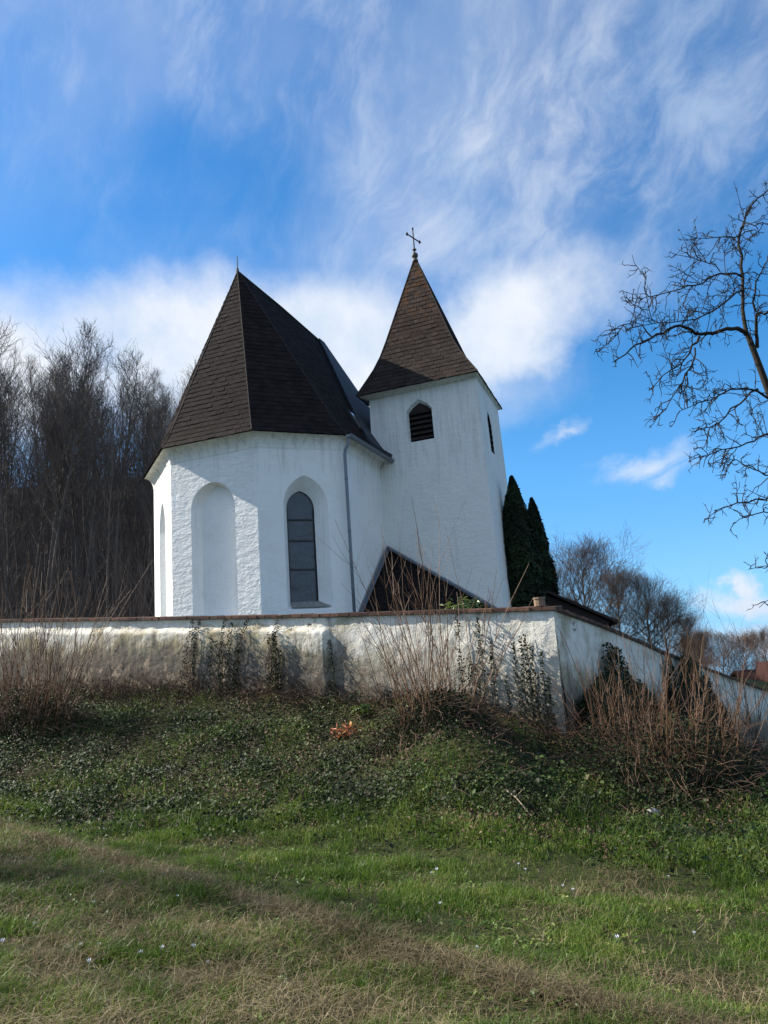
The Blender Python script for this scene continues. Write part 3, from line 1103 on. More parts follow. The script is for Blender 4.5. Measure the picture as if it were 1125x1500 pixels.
def tface(i, j, holes, dep, mname):
    a0, b0, a1, b1 = TB[i], TB[j], TT_[i], TT_[j]
    L = np.linalg.norm(b1 - a1)
    d = (b1 - a1) / L; inn = np.array([-d[1], d[0]])

    def P(s, z, de=0.0):
        f = (z - TZ0) / (TZ1 - TZ0)
        k = s / L
        q = (a0 + (b0 - a0) * k) * (1 - f) + (a1 + (b1 - a1) * k) * f + inn * de
        return cw(*q, z)
    bm = holed_panel(P, L, TZ0, TZ1, holes[0] if holes else None)
    return bm, P


tw = bmesh.new()
tmp = bpy.data.meshes.new('tmp')
house = lambda s0, s1, zb, zs, zt: [(s0, zb), (s0, zs), (s0 + (s1 - s0) * 0.18, zs + (zt - zs) * 0.5), ((s0 + s1) / 2, zt), (s1 - (s1 - s0) * 0.18, zs + (zt - zs) * 0.5), (s1, zs), (s1, zb)]
oT = house(1.355, 2.28, 9.05, 10.17, 10.56); iT = house(1.40, 2.235, 9.10, 10.13, 10.45)
oS = house(1.25, 2.0, 8.6, 9.8, 10.25); iS = house(1.30, 1.95, 8.65, 9.76, 10.18)
PT = {}
for key, i, j, holes in (('e', 0, 1, [oT]), ('s', 1, 2, [oS]), ('w', 2, 3, []), ('n', 3, 0, [])):
    bm, PT[key] = tface(i, j, holes, 0, '')
    bm.to_mesh(tmp); bm.free()
    tw.from_mesh(tmp)
bmesh.ops.remove_doubles(tw, verts=tw.verts, dist=0.002)
tme = bpy.data.meshes.new('tower')
tw.to_mesh(tme); tw.free()
tower = link('tower', tme, m_plaster('tower_limewash', (0.82, 0.80, 0.75), 0.020, 0.012, 0.22), church)
tower.location = -Vector(CH_O)
for key, o_, i_ in (('e', oT, iT), ('s', oS, iS)):
    RD = 0.13 if key == 'e' else 0.025
    fr = reveal(PT[key], o_, i_, RD, 'belfry_window', M_white, church, back=False)
    fr.location = -Vector(CH_O)
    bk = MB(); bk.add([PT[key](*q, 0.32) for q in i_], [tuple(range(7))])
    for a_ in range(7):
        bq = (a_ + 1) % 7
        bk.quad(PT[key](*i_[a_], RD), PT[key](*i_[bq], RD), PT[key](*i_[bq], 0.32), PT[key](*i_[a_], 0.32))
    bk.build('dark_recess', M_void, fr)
    s0, s1 = i_[0][0] + 0.015, i_[-1][0] - 0.015
    P_ = PT[key]
    zlo, zhi = i_[0][1], i_[1][1]
    for k in range(6):
        z = zlo + 0.05 + k * (zhi - zlo) / 5.6
        sl_ = MB()
        a0_, a1_ = (s0, s1) if z < zhi - 0.05 else (s0 + 0.1, s1 - 0.1)
        d0 = RD - 0.01
        ring = [P_(a0_, z, d0), P_(a0_, z + 0.15, d0 + 0.14), P_(a0_, z + 0.175, d0 + 0.14), P_(a0_, z + 0.03, d0 - 0.005)]
        sl_.prism(ring, P_(a1_, z, d0) - P_(a0_, z, d0))
        sl_.build('louvre_slat', M_slat, fr)
    if key == 'e':
        tp = MB()
        m_ = (s0 + s1) / 2
        tp.add([P_(s0 + 0.02, zhi, 0.11), P_(s1 - 0.02, zhi, 0.11), P_(s1 - 0.17, zhi + 0.15, 0.11), P_(m_, zhi + 0.30, 0.11), P_(s0 + 0.17, zhi + 0.15, 0.11)], [(0, 1, 2, 3, 4)])
        tp.build('arch_board', M_slat, fr)

# tower roof: steep four sided spire with a kick
TE = [np.array(p) for p in ((2.72, 1.2), (7.12, 1.26), (6.85, 5.62), (2.6, 5.6))]
TA = np.array([4.716, 3.0]); ZTE, ZTA = 10.97, 16.55
FL = ((0.0, 1.0), (0.05, 0.925), (0.11, 0.835), (0.18, 0.735), (0.27, 0.63), (0.38, 0.53), (1.0, 0.015))
tr, td = MB(), MB()
tp_ = [ridge_profile(e, TA, ZTE, ZTA, FL) for e in TE]
for i in range(4):
    slope(tr, tp_[i], tp_[(i + 1) % 4], seed=20 + i, course=0.185, width=0.235, under=td)
tro = cb(tr, 'tower_roof', M_roof_t)
td.add([p[0] for p in tp_], [(0, 1, 2, 3)])
td.build('roof_deck', M_deck, tro, fix=False)
hp = MB()
for p in tp_:
    hp.tube([q + np.array([0, 0, 0.012]) for q in p], 0.022, 6)
hp.build('ridge_cap', M_deck, tro)
# eave moulding
em = MB()
for i in range(4):
    j = (i + 1) % 4
    em.quad(cw(*TT_[i], 10.86), cw(*TT_[j], 10.86), cw(*(TE[j] * 0.85 + TT_[j] * 0.15), 10.955), cw(*(TE[i] * 0.85 + TT_[i] * 0.15), 10.955))
em.build('eave_moulding', M_cornice, tro)
# knob, orb and cross
top = cw(*TA, ZTA)
kn = MB()
prof = [(0.002, -0.125), (0.115, -0.12), (0.105, -0.02), (0.07, 0.0), (0.06, 0.04)]
for k in range(9):
    a = -math.pi / 2 * 0.75 + k * (math.pi * 0.87) / 8
    prof.append((0.125 * math.cos(a), 0.155 + 0.125 * math.sin(a)))
prof += [(0.03, 0.30), (0.025, 0.36), (0.08, 0.38), (0.08, 0.41), (0.02, 0.425), (0.0, 0.43)]
kn.tube([top + np.array([0, 0, z]) for r_, z in prof], [max(r_, 0.002) for r_, z in prof], 14, cap=False)
kno = cb(kn, 'orb', m_plain('weathered_orb', (0.09, 0.075, 0.065), 0.6, 0.4, 0.5, 12.0), smooth=True)
cr = MB()
ca = np.array([math.cos(R(52)), math.sin(R(52)), 0])
cr.tube([top + np.array([0, 0, 0.4]), top + np.array([0, 0, 1.25])], [0.028, 0.022], 8)
mz = np.array([0, 0, 0.88])
cr.tube([top + mz - ca * 0.40, top + mz + ca * 0.40], 0.024, 8)
for sgn in (-1, 1):
    e = top + mz + ca * 0.40 * sgn
    for off in (np.array([0, 0, 0.055]), np.array([0, 0, -0.055]), ca * 0.05 * sgn):
        cr.tube([e - off * 0.3, e + off * 0.6, e + off * 1.2], [0.034, 0.042, 0.02], 8)
e = top + np.array([0, 0, 1.24])
cr.tube([e - np.array([0, 0, .03]), e + np.array([0, 0, .04]), e + np.array([0, 0, .09])], [0.026, 0.038, 0.015], 8)
cb(cr, 'cross', M_iron)

# --- sacristy lean-to in the corner of chancel and tower
P0, P1, P2 = (3.36, 1.52, 5.46), (3.42, -1.35, 3.05), (7.0, 1.50, 3.00)
an = MB(); und = MB()
edgeL = [np.array(cw(*P1)), np.array(cw(*P0))]
edgeR = [np.array(cw(*P2)), np.array(cw(*P0)) + CU * 0.02]
slope(an, edgeL, edgeR, seed=40, course=0.20, width=0.26, under=und)
ano = cb(an, 'sacristy_roof', m_shingle('dark_shingle', (0.008, 0.0066, 0.0062), (0.017, 0.0138, 0.0128), None), fix=False)
und.build('roof_deck', M_deck, ano, fix=False)
aw_ = MB()
aw_.quad(cw(3.42, -1.30, 2.0), cw(6.95, 1.48, 2.0), cw(6.95, 1.48, 2.95), cw(3.42, -1.30, 2.95))
cb(aw_, 'sacristy_wall', M_white)
nn = np.cross(np.array(cw(*P2)) - np.array(cw(*P1)), np.array(cw(*P0)) - np.array(cw(*P1))); nn /= np.linalg.norm(nn)
nn = nn if nn[2] > 0 else -nn
fl = MB()
for a_, b_, side in ((P1, P0, CU), (P2, P0, -CV)):
    a3, b3 = np.array(cw(*a_)), np.array(cw(*b_))
    fl.prism([a3 + nn * 0.02, b3 + nn * 0.02, b3 + side * 0.10 + nn * 0.045, a3 + side * 0.10 + nn * 0.045], nn * 0.03)
    fl.prism([a3 + nn * 0.03, b3 + nn * 0.03, b3 + nn * 0.03 + np.array([0, 0, 0.12]), a3 + nn * 0.03 + np.array([0, 0, 0.12])], side * 0.015)
fl.build('flashing', M_zinc, ano)

# --- low shed behind the side wall: dark gable whose right verge shows above the coping
shed = thing('shed', 'low shed with a dark gabled roof just showing above the side wall beside the thujas', 'shed', (5.6, 27.2, 1.0))
SO = np.array([5.6, 27.2, 1.0])
g_ = lambda mb, nme, m: setattr(mb.build(nme, m, shed), 'location', -Vector(SO))
s1_ = MB()
s1_.prism([(3.4, 27.2, 0.5), (7.55, 27.2, 0.5), (7.55, 27.2, 2.62), (5.5, 27.2, 3.66), (3.4, 27.2, 2.6)], (0.9, 4.0, 0))
g_(s1_, 'gable_wall', M_slat)
s2_ = MB()
s2_.prism([(5.5, 27.0, 3.72), (7.8, 27.0, 2.52), (7.8, 27.0, 2.62), (5.5, 27.0, 3.82)], (0.95, 4.4, 0))
s2_.prism([(5.49, 27.0, 3.72), (3.2, 27.0, 2.52), (3.2, 27.0, 2.62), (5.49, 27.0, 3.82)], (0.95, 4.4, 0))
g_(s2_, 'roof', M_deck)

# --- distant house in the valley
HB = np.array([31.2, 62.0, -6.1])
hs_ = thing('house', 'distant house with dark red roof beyond the lowest wall at the right edge', 'house', tuple(HB))
h1 = MB(); h1.box((0, 3, 2.0), (3.2, 0, 0), (0, 3, 0), (0, 0, 2.0))
h1.add([(-3.2, 0, 4), (3.2, 0, 4), (-3.2, 6, 4), (3.2, 6, 4)], [])
h1.build('wall', M_white, hs_)
h2 = MB()
h2.prism([(-3.5, -0.4, 3.75), (3.5, -0.4, 3.75), (3.5, 3.0, 5.2), (-3.5, 3.0, 5.2)], (0, 0, 0.2))
h2.prism([(-3.5, 6.4, 3.75), (3.5, 6.4, 3.75), (3.5, 3.01, 5.2), (-3.5, 3.01, 5.2)], (0, 0, 0.2))
hr = h2.build('roof', m_plain('red_tile', (0.045, 0.018, 0.014), 0.8, 0.2, 0.3), hs_)
h3 = MB(); h3.prism([(-2.4, -0.45, 4.05), (-1.4, -0.45, 4.05), (-1.9, -0.45, 6.0)], (0, 2.6, 0))
h3.build('dormer', m_plain('dormer_tile', (0.04, 0.016, 0.013), 0.8, 0.2, 0.3), hr)
for k in range(2):
    h4 = MB(); h4.box((-1.3 + 2.6 * k, -0.03, 2.2), (0.5, 0, 0), (0, 0.04, 0), (0, 0, 0.6)); h4.build('window', M_glass, hs_)


# ------------------------------------------------------------------ bare trees
def grow(r, start, direction, length, rad, n, wander, lift, tip=0.25):
    """one branch as a wandering polyline"""
    P = [np.asarray(start, float)]
    d = np.asarray(direction, float); d = d / np.linalg.norm(d)
    for i in range(n - 1):
        d = d + r.normal(0, wander, 3) + np.array([0, 0, lift])
        d = d / np.linalg.norm(d)
        P.append(P[-1] + d * length / (n - 1))
    return np.array(P), np.linspace(rad, rad * tip, n)


def side_dir(r, T, ang):
    """direction leaving axis T at an angle, random azimuth"""
    T = T / np.linalg.norm(T)
    q = r.normal(0, 1, 3); q -= T * (q @ T); q /= np.linalg.norm(q)
    return T * math.cos(ang) + q * math.sin(ang)


def bare_tree(seed, Ht, first, spread, fork, n1, n2, n3, n4=0, lift=0.10, rad=None, twig=0.008, rounder=0.0):
    r = np.random.default_rng(seed)
    rad = rad or Ht * 0.0085
    limbs, fine = [], []
    trunkP, trunkR = grow(r, (0, 0, -0.4), (r.normal(0, .03), r.normal(0, .03), 1), Ht * 0.93, rad, 12, 0.035, 0.03, 0.10)
    limbs.append((trunkP, trunkR))

    def pick(P, Rr, t):
        x = t * (len(P) - 1); i = min(int(x), len(P) - 2); f = x - i
        return P[i] * (1 - f) + P[i + 1] * f, P[i + 1] - P[i], Rr[i] * (1 - f) + Rr[i + 1] * f
    L1 = []
    for k in range(n1):
        t = first + (0.97 - first) * (k + r.random()) / n1
        p, T, pr = pick(trunkP, trunkR, t)
        rel = (t - first) / (1 - first)
        prof = (1 - rel) ** 0.75 * (1 - rounder) + rounder * math.sqrt(max(0.05, 1 - (2 * rel - 0.75) ** 2 * 0.8))
        L = Ht * spread * (0.16 + prof) * r.uniform(0.75, 1.15)
        ang = fork * (1.1 - 0.5 * rel) * r.uniform(0.75, 1.2)
        P, Rr = grow(r, p, side_dir(r, T, ang), L, min(pr * 0.65, 0.011 * L + 0.012), 8, 0.10, lift, 0.2)
        limbs.append((P, Rr)); L1.append((P, Rr, L))
    L2 = []
    for P, Rr, L in L1 + [(trunkP[7:], trunkR[7:], Ht * 0.25)]:
        for k in range(n2):
            t = 0.18 + 0.80 * (k + r.random()) / n2
            p, T, pr = pick(P, Rr, t)
            l = L * (0.62 - 0.30 * t) * r.uniform(0.7, 1.2) + 0.25
            Q, q = grow(r, p, side_dir(r, T, r.uniform(0.45, 0.95)), l, max(pr * 0.6, twig * 1.2), 6, 0.08, lift * 1.1, 0.3)
            fine.append((Q, q)); L2.append((Q, q, l))
    L3 = []
    for P, Rr, L in L2:
        for k in range(n3):
            t = 0.2 + 0.8 * (k + r.random()) / n3
            p, T, pr = pick(P, Rr, min(t, .99))
            l = L * r.uniform(0.30, 0.55) + 0.2
            Q, q = grow(r, p, side_dir(r, T, r.uniform(0.4, 0.9)), l, max(pr * 0.65, twig), 4, 0.09, lift * 1.2, 0.5)
            fine.append((Q, q)); L3.append((Q, q, l))
    if n4:
        for P, Rr, L in L3:
            for k in range(n4):
                t = 0.25 + 0.74 * (k + r.random()) / n4
                p, T, pr = pick(P, Rr, min(t, .99))
                Q, q = grow(r, p, side_dir(r, T, r.uniform(0.4, 0.8)), L * r.uniform(0.35, 0.65) + 0.12, twig * 0.85, 3, 0.09, lift, 0.6)
                fine.append((Q, q))
    return tubes(limbs, 7), tubes(fine, 3)


def tree_meshes(nm, **kw):
    (v1, f1), (v2, f2) = bare_tree(**kw)
    return npmesh('trunk', v1, f1, True), npmesh('crown', v2, f2, False)


def plant_tree(name, meshes, x, y, label, group, cat='tree', sc_=1.0, rz=0.0, z=None, mats=(None, None)):
    o = thing(name, label, cat, (x, y, H(x, y) if z is None else z), rz, group)
    o.scale = (sc_, sc_, sc_)
    for nm, me, m in zip(('trunk', 'crown'), meshes, mats):
        link(nm, me, m, o)
    return o


protos = []
for k in range(6):
    protos.append(tree_meshes('beech', seed=100 + k, Ht=21.0 + 0.6 * k, first=0.42, spread=0.24, fork=0.66, n1=17, n2=7, n3=4, n4=2, lift=0.15, twig=0.0105, rad=0.17))
poles = []
for k in range(4):
    poles.append(tree_meshes('pole_beech', seed=140 + k, Ht=17.0 + k, first=0.34, spread=0.13, fork=0.6, n1=13, n2=5, n3=3, n4=1, lift=0.15, twig=0.0105, rad=0.11))
G_WOOD = 'bare trees of the wood left of the church'
tr_ = np.random.default_rng(3)
# edge trees, each recognisable by where its crown stands
edge = [(-21.0, 39.0, 0, 0.95, 'tall dark bare tree at the far left edge of the wood'),
        (-14.2, 40.0, 1, 0.77, 'tall fan shaped bare tree standing clear above the wood, left of the chancel roof'),
        (-18.2, 41.0, 2, 0.84, 'tall bare tree with broad twiggy crown between far left tree and fan shaped one'),
        (-11.9, 42.5, 3, 0.70, 'shorter bare tree at the right end of the wood, next to the chancel roof')]
for x, y, p, s_, lab in edge:
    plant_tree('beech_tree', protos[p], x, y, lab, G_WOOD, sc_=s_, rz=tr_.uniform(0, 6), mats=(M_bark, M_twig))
cnt = 0
pts = []
while cnt < 112:
    y = tr_.uniform(37, 60) if cnt < 64 else tr_.uniform(58, 88)
    xl = -0.62 * y
    x = tr_.uniform(xl - 3, -0.17 * y - 2.2)
    if any((x - a) ** 2 + (y - b_) ** 2 < 1.0 for a, b_ in pts):
        continue
    pts.append((x, y))
    use = poles[tr_.integers(4)] if tr_.random() < 0.62 else protos[tr_.integers(6)]
    # crown tops fall towards the church as the photograph's edge does
    ang = x / y
    top_el = np.interp(ang, [-0.62, -0.47, -0.37, -0.28, -0.2], [0.515, 0.50, 0.47, 0.41, 0.34])
    ht = (1.6 + top_el * y) - H(x, y)
    base_h = 22.8 if use in protos else 19.2
    s_ = np.clip(ht / base_h, 0.35, 1.5) * tr_.uniform(0.76, 1.0)
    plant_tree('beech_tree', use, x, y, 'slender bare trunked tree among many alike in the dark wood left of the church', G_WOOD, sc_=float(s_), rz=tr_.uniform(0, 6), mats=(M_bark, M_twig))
    cnt += 1

# undergrowth of the wood: saplings and brush that read as one mass
r_ = np.random.default_rng(9)
paths = []
for k in range(7000):
    y = r_.uniform(34, 92); x = r_.uniform(-0.66 * y, -0.16 * y)
    h_ = r_.uniform(1.5, 6.0) * (0.55 + y / 60)
    P, q = grow(r_, (x, y, H(x, y) - 0.1) if False else (x, y, 0), (r_.normal(0, .25), r_.normal(0, .25), 1), h_, r_.uniform(0.012, 0.03), 5, 0.12, 0.03, 0.3)
    paths.append((P, q))
xs = np.array([p[0][0, :2] for p in paths]); hz = height(xs[:, 0], xs[:, 1])
paths = [(p + np.array([0, 0, z - 0.1]), q) for (p, q), z in zip(paths, hz)]
v_, f_ = tubes(paths, 3)
tag(link('forest_undergrowth', npmesh('forest_undergrowth', v_, f_), M_twig), 'thicket of bare saplings filling the foot of the wood', 'undergrowth', kind='stuff')

# round crowned trees to the right, behind the side wall
rounds = [tree_meshes('oak', seed=200 + k, Ht=10.0, first=0.12, spread=0.50, fork=1.0, n1=26, n2=9, n3=7, n4=3, lift=0.07, twig=0.009, rad=0.17, rounder=0.75) for k in range(3)]
G_R = 'round crowned bare trees on the right'
for x, y, zt, p, lab in ((13.6, 54.0, 8.3, 0, 'broad round bare tree right of the thujas, highest of the trees behind the side wall'),
                         (12.0, 57.0, 7.4, 2, 'bare tree half hidden behind the thujas, left of the broad round one'),
                         (16.2, 56.0, 6.6, 1, 'bare tree squeezed against the right flank of the broad round one'),
                         (18.2, 55.5, 5.9, 2, 'bare domed tree standing alone in the middle of the row behind the side wall'),
                         (19.8, 57.0, 4.6, 0, 'low bare tree on the right shoulder of the domed one'),
                         (21.6, 58.0, 3.3, 1, 'lowest bare tree at the right end of the row, sloping down to open sky')):
    zb_ = H(x, y)
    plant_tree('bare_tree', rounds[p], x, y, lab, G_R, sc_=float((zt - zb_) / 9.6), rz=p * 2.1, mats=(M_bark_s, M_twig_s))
for x, y, zt, p in ((25.5, 66, 2.2, 1), (28.0, 68, 1.9, 2), (31.0, 70, 1.6, 0), (34.0, 72, 1.8, 1), (37.0, 70, 1.8, 2), (23.6, 64, 1.8, 2), (29.5, 75, 2.0, 0), (26.8, 72, 1.9, 0)):
    zb_ = H(x, y)
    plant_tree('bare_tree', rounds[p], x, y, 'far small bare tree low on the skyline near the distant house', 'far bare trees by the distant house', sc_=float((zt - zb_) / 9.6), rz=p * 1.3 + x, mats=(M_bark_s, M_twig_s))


for x, y, p, s_ in ((-21.5, 13.5, 1, 0.72),):
    plant_tree('beech_tree', protos[p], x, y, 'bare tree standing apart at the left of the meadow, shading the grass', 'bare trees at the left of the meadow', sc_=s_, rz=x, mats=(M_bark, M_twig))


# ------------------------------------------------------------------ thujas
def leaf_cards(C, N, size, r, aspect=0.55, jitter=0.6, fold=0.25):
    """kite shaped leaves at centres C with normals N"""
    m = len(C)
    N = N + r.normal(0, jitter, (m, 3)); N /= np.linalg.norm(N, axis=1, keepdims=True) + 1e-9
    q = r.normal(0, 1, (m, 3)); q -= N * np.sum(q * N, 1, keepdims=True); q /= np.linalg.norm(q, axis=1, keepdims=True) + 1e-9
    b_ = np.cross(N, q)
    s_ = np.broadcast_to(np.asarray(size, float), (m,))[:, None]
    V = np.stack([C - q * s_ * 0.5, C + b_ * s_ * aspect * 0.5 + N * s_ * fold * 0.3, C + q * s_ * 0.5, C - b_ * s_ * aspect * 0.5 + N * s_ * fold * 0.3], 1)
    F = np.arange(m * 4).reshape(m, 4)
    return V.reshape(-1, 3), F


def thuja(x, y, ht, rad, label, seed):
    r = np.random.default_rng(seed)
    z0 = H(x, y)
    o = thing('thuja', label, 'tree', (x, y, z0), 0, 'thujas beside the tower')
    m = 26000
    t = r.random(m) ** 0.8
    a = r.uniform(0, 2 * math.pi, m)
    prof = rad * np.clip(np.sin(np.clip((1 - t) * 2.1, 0, math.pi / 2)) ** 0.72, 0.02, 1) * (0.80 + 0.2 * np.clip(t * 6, 0, 1))
    lump = 0.70 + 0.60 * fbm(a * 2.6 + 7 * seed, t * ht * 2.2, seed, 4)
    dep = 1.0 - 0.45 * r.random(m) ** 2.2 + 0.16 * (r.random(m) > 0.9) * r.random(m)
    rr = prof * lump * dep
    C = np.stack([rr * np.cos(a), rr * np.sin(a), 0.1 + t * (ht - 0.15)], -1)
    N = np.stack([np.cos(a), np.sin(a), np.full(m, 0.35)], -1)
    v_, f_ = leaf_cards(C, N, r.uniform(0.08, 0.17, m), r, 0.5, 0.55)
    # tufts standing off the outline
    link('foliage', npmesh('foliage', v_, f_), M_thuja, o)
    v2, f2 = tubes([(np.array([[0, 0, -0.2], [0, 0, ht * 0.5], [0, 0, ht * 0.93]]), np.array([0.12, 0.07, 0.015]))], 7)
    link('trunk', npmesh('trunk', v2, f2, True), M_bark, o)
    return o


thuja(4.52, 26.2, 5.85, 0.66, 'dark green column thuja standing close against the tower wall', 4)
thuja(5.56, 28.4, 5.40, 0.54, 'slimmer dark green thuja behind, right of the one by the tower', 9)


# ------------------------------------------------------------------ old fruit tree at the right edge
def fruit_tree():
    r = np.random.default_rng(17)
    bx, by = 5.95, 9.3
    o = thing('fruit_tree', 'gnarled bare fruit tree reaching in from the right edge with drooping crooked twigs', 'tree', (bx, by, H(bx, by)))
    O = np.array([bx, by, H(bx, by)])
    S = lambda pts: [at(a, b_, y) for a, b_, y in pts]
    limbs, twigs = [], []

    def smooth(P, n):
        P = np.array(P); d = np.concatenate([[0], np.cumsum(np.linalg.norm(np.diff(P, axis=0), axis=1))])
        t = np.linspace(0, d[-1], n)
        Q = np.stack([np.interp(t, d, P[:, i]) for i in range(3)], -1)
        for _ in range(2):
            Q[1:-1] = 0.25 * Q[:-2] + 0.5 * Q[1:-1] + 0.25 * Q[2:]
        return Q
    trunk = [np.array([bx, by, O[2] - 0.3]), np.array([5.75, 9.25, 0.6]), np.array([5.35, 9.2, 2.3])] + S([(1150, 640, 9.1), (1128, 585, 9.05), (1112, 525, 9.0), (1096, 492, 9.0)])
    limbs.append((smooth(trunk, 16), np.linspace(0.115, 0.034, 16)))
    spec = [
        ([(1096, 492, 9.0), (1085, 478, 8.98), (1062, 485, 8.9), (1040, 488, 8.85), (1024, 493, 8.8), (1010, 480, 8.75), (990, 476, 8.7), (968, 485, 8.65), (955, 496, 8.6), (938, 500, 8.5), (915, 520, 8.45), (898, 530, 8.4)], 0.040, 0.008),
        ([(955, 494, 8.6), (942, 478, 8.6), (920, 471, 8.55), (903, 490, 8.5), (890, 508, 8.45), (872, 512, 8.4)], 0.014, 0.004),
        ([(1094, 490, 9.0), (1088, 460, 9.05), (1088, 420, 9.1), (1086, 385, 9.15), (1084, 350, 9.2), (1088, 320, 9.2), (1106, 295, 9.3), (1124, 277, 9.4), (1150, 265, 9.5)], 0.038, 0.007),
        ([(1109, 510, 9.0), (1106, 480, 8.9), (1107, 455, 8.8), (1122, 462, 8.7), (1150, 440, 8.6)], 0.035, 0.012),
        ([(1107, 457, 8.8), (1104, 420, 8.7), (1118, 390, 8.6), (1140, 360, 8.5)], 0.020, 0.006),
        ([(1024, 493, 8.8), (1018, 510, 8.7), (1004, 528, 8.65), (985, 540, 8.6), (965, 556, 8.55), (950, 572, 8.5)], 0.020, 0.004),
        ([(1018, 510, 8.7), (1020, 528, 8.6), (1005, 550, 8.55), (992, 575, 8.5), (975, 598, 8.45), (957, 618, 8.4)], 0.016, 0.004),
        ([(1087, 425, 9.1), (1070, 435, 8.9), (1045, 460, 8.8), (1010, 472, 8.7), (965, 473, 8.6), (925, 472, 8.5)], 0.018, 0.005),
        ([(1086, 405, 9.1), (1065, 400, 9.0), (1050, 398, 8.9), (1030, 416, 8.8), (1000, 422, 8.7), (970, 432, 8.6), (935, 438, 8.55), (918, 442, 8.5)], 0.020, 0.004),
        ([(963, 472, 8.6), (951, 462, 8.6), (948, 440, 8.6), (942, 405, 8.6), (926, 373, 8.6)], 0.008, 0.0035),
        ([(1085, 345, 9.2), (1070, 348, 9.1), (1045, 347, 9.0), (1012, 350, 8.9)], 0.014, 0.004),
        ([(1055, 398, 8.9), (1040, 383, 8.8), (1020, 380, 8.75), (980, 369, 8.7)], 0.010, 0.003),
        ([(1084, 335, 9.2), (1090, 325, 9.1), (1115, 330, 9.0), (1145, 320, 8.9)], 0.014, 0.004),
        ([(1140, 615, 9.1), (1118, 572, 8.9), (1092, 564, 8.8), (1060, 572, 8.7), (1035, 585, 8.6), (996, 602, 8.5)], 0.026, 0.004),
        ([(1110, 570, 8.9), (1080, 590, 8.7), (1058, 615, 8.6), (1035, 635, 8.5), (1013, 628, 8.4)], 0.020, 0.004),
        ([(1145, 640, 9.1), (1118, 635, 8.9), (1085, 655, 8.7), (1055, 660, 8.6), (1030, 668, 8.5), (1012, 674, 8.45)], 0.020, 0.004),
        ([(1150, 690, 9.1), (1120, 700, 8.9), (1095, 680, 8.7), (1075, 672, 8.6), (1055, 668, 8.5)], 0.016, 0.004),
        ([(1155, 710, 9.1), (1120, 732, 8.8), (1098, 736, 8.7), (1070, 738, 8.6), (1045, 752, 8.5), (1030, 764, 8.45)], 0.022, 0.004),
        ([(1150, 745, 9.0), (1110, 752, 8.7), (1085, 756, 8.5), (1075, 768, 8.4)], 0.014, 0.004),
        ([(1175, 815, 9.1), (1140, 828, 8.9), (1115, 830, 8.8), (1096, 834, 8.7)], 0.014, 0.004),
        ([(1165, 850, 9.1), (1135, 875, 8.9), (1112, 890, 8.8)], 0.012, 0.004),
    ]
    spec = [(a, b_ * 0.68, max(c_ * 0.8, 0.003)) for a, b_, c_ in spec]
    stems = []
    for pts, r0, r1 in spec:
        n = max(8, 2 * len(pts))
        P = smooth(S(pts), n)
        P[1:-1] += r.normal(0, 0.012, (n - 2, 3))
        stems.append((P, np.linspace(r0, r1, n)))
    # the half outside the picture: boughs to the right and towards the back
    for b0, d0, L in (((5.32, 9.2, 2.5), (1.0, 0.25, 0.75), 2.6), ((5.2, 9.18, 3.0), (0.9, -0.35, 0.8), 2.3), ((5.0, 9.1, 3.8), (0.9, 0.6, 0.8), 2.2),
                      ((4.85, 9.05, 4.3), (0.8, -0.1, 1.0), 1.9), ((5.4, 9.2, 2.2), (0.3, 1.0, 0.6), 2.4), ((5.45, 9.22, 2.0), (0.5, -1.0, 0.5), 2.0)):
        Q, w_ = grow(r, b0, d0, L, 0.035, 14, 0.14, -0.035, 0.15)
        stems.append((Q, w_))
    limbs += stems
    # link the lower boughs back to the trunk outside the frame
    for a, b_ in ((at(1150, 690, 9.1), (5.45, 9.2, 2.6)), (at(1155, 710, 9.1), (5.5, 9.2, 2.4)), (at(1150, 745, 9.0), (5.52, 9.2, 2.2)), (at(1175, 815, 9.1), (5.6, 9.2, 1.7)), (at(1165, 850, 9.1), (5.62, 9.2, 1.5))):
        P = smooth([np.array(b_), (np.array(b_) + a) / 2 + np.array([0, 0, 0.12]), a], 6)
        limbs.append((P, np.linspace(0.03, 0.018, 6)))

    def spurs(src, per_m, lo, hi, rad, droop, level):
        new = []
        for P, q in src:
            L = np.sum(np.linalg.norm(np.diff(P, axis=0), axis=1))
            low = level == 0 and P[-1][2] < 3.6
            k_ = 0.45 if (level == 0 and q[0] < 0.0065) else (0.6 if low else 1.0)
            for k in range(max(1, int(L * per_m * k_))):
                t = r.uniform(0.12, 1.0) * (len(P) - 1); i = min(int(t), len(P) - 2); f = t - i
                p = P[i] * (1 - f) + P[i + 1] * f
                T = P[i + 1] - P[i]
                d = side_dir(r, T, r.uniform(0.6, 1.25))
                if level == 0 and r.random() < 0.22:
                    d = np.array([r.normal(0, .25), r.normal(0, .25), 1.0])     # water shoot
                    Q, w_ = grow(r, p, d, r.uniform(0.25, 0.7) * (1.0 - 0.62 * t / (len(P) - 1)), rad * 0.8, 6, 0.08, 0.02, 0.4)
                else:
                    Q, w_ = grow(r, p, d, r.uniform(lo, hi) * (0.6 if low else 1.0) * (1.0 - 0.62 * t / (len(P) - 1)), rad, 7, 0.30, droop * (0.2 if low else 1.0), 0.45)
                twigs.append((Q, w_)); new.append((Q, w_))
        return new
    l1 = spurs(stems, 16.0, 0.18, 0.62, 0.0065, -0.10, 0)
    l2 = spurs(l1, 10.5, 0.08, 0.28, 0.0048, -0.04, 1)
    spurs(l2, 6.0, 0.04, 0.12, 0.0040, 0.03, 2)
    v1, f1 = tubes(limbs, 8); v2, f2 = tubes(twigs, 4)
    link('trunk', npmesh('trunk', v1 - O, f1, True), M_apple, o)
    link('crown', npmesh('crown', v2 - O, f2, False), M_apple, o)


fruit_tree()


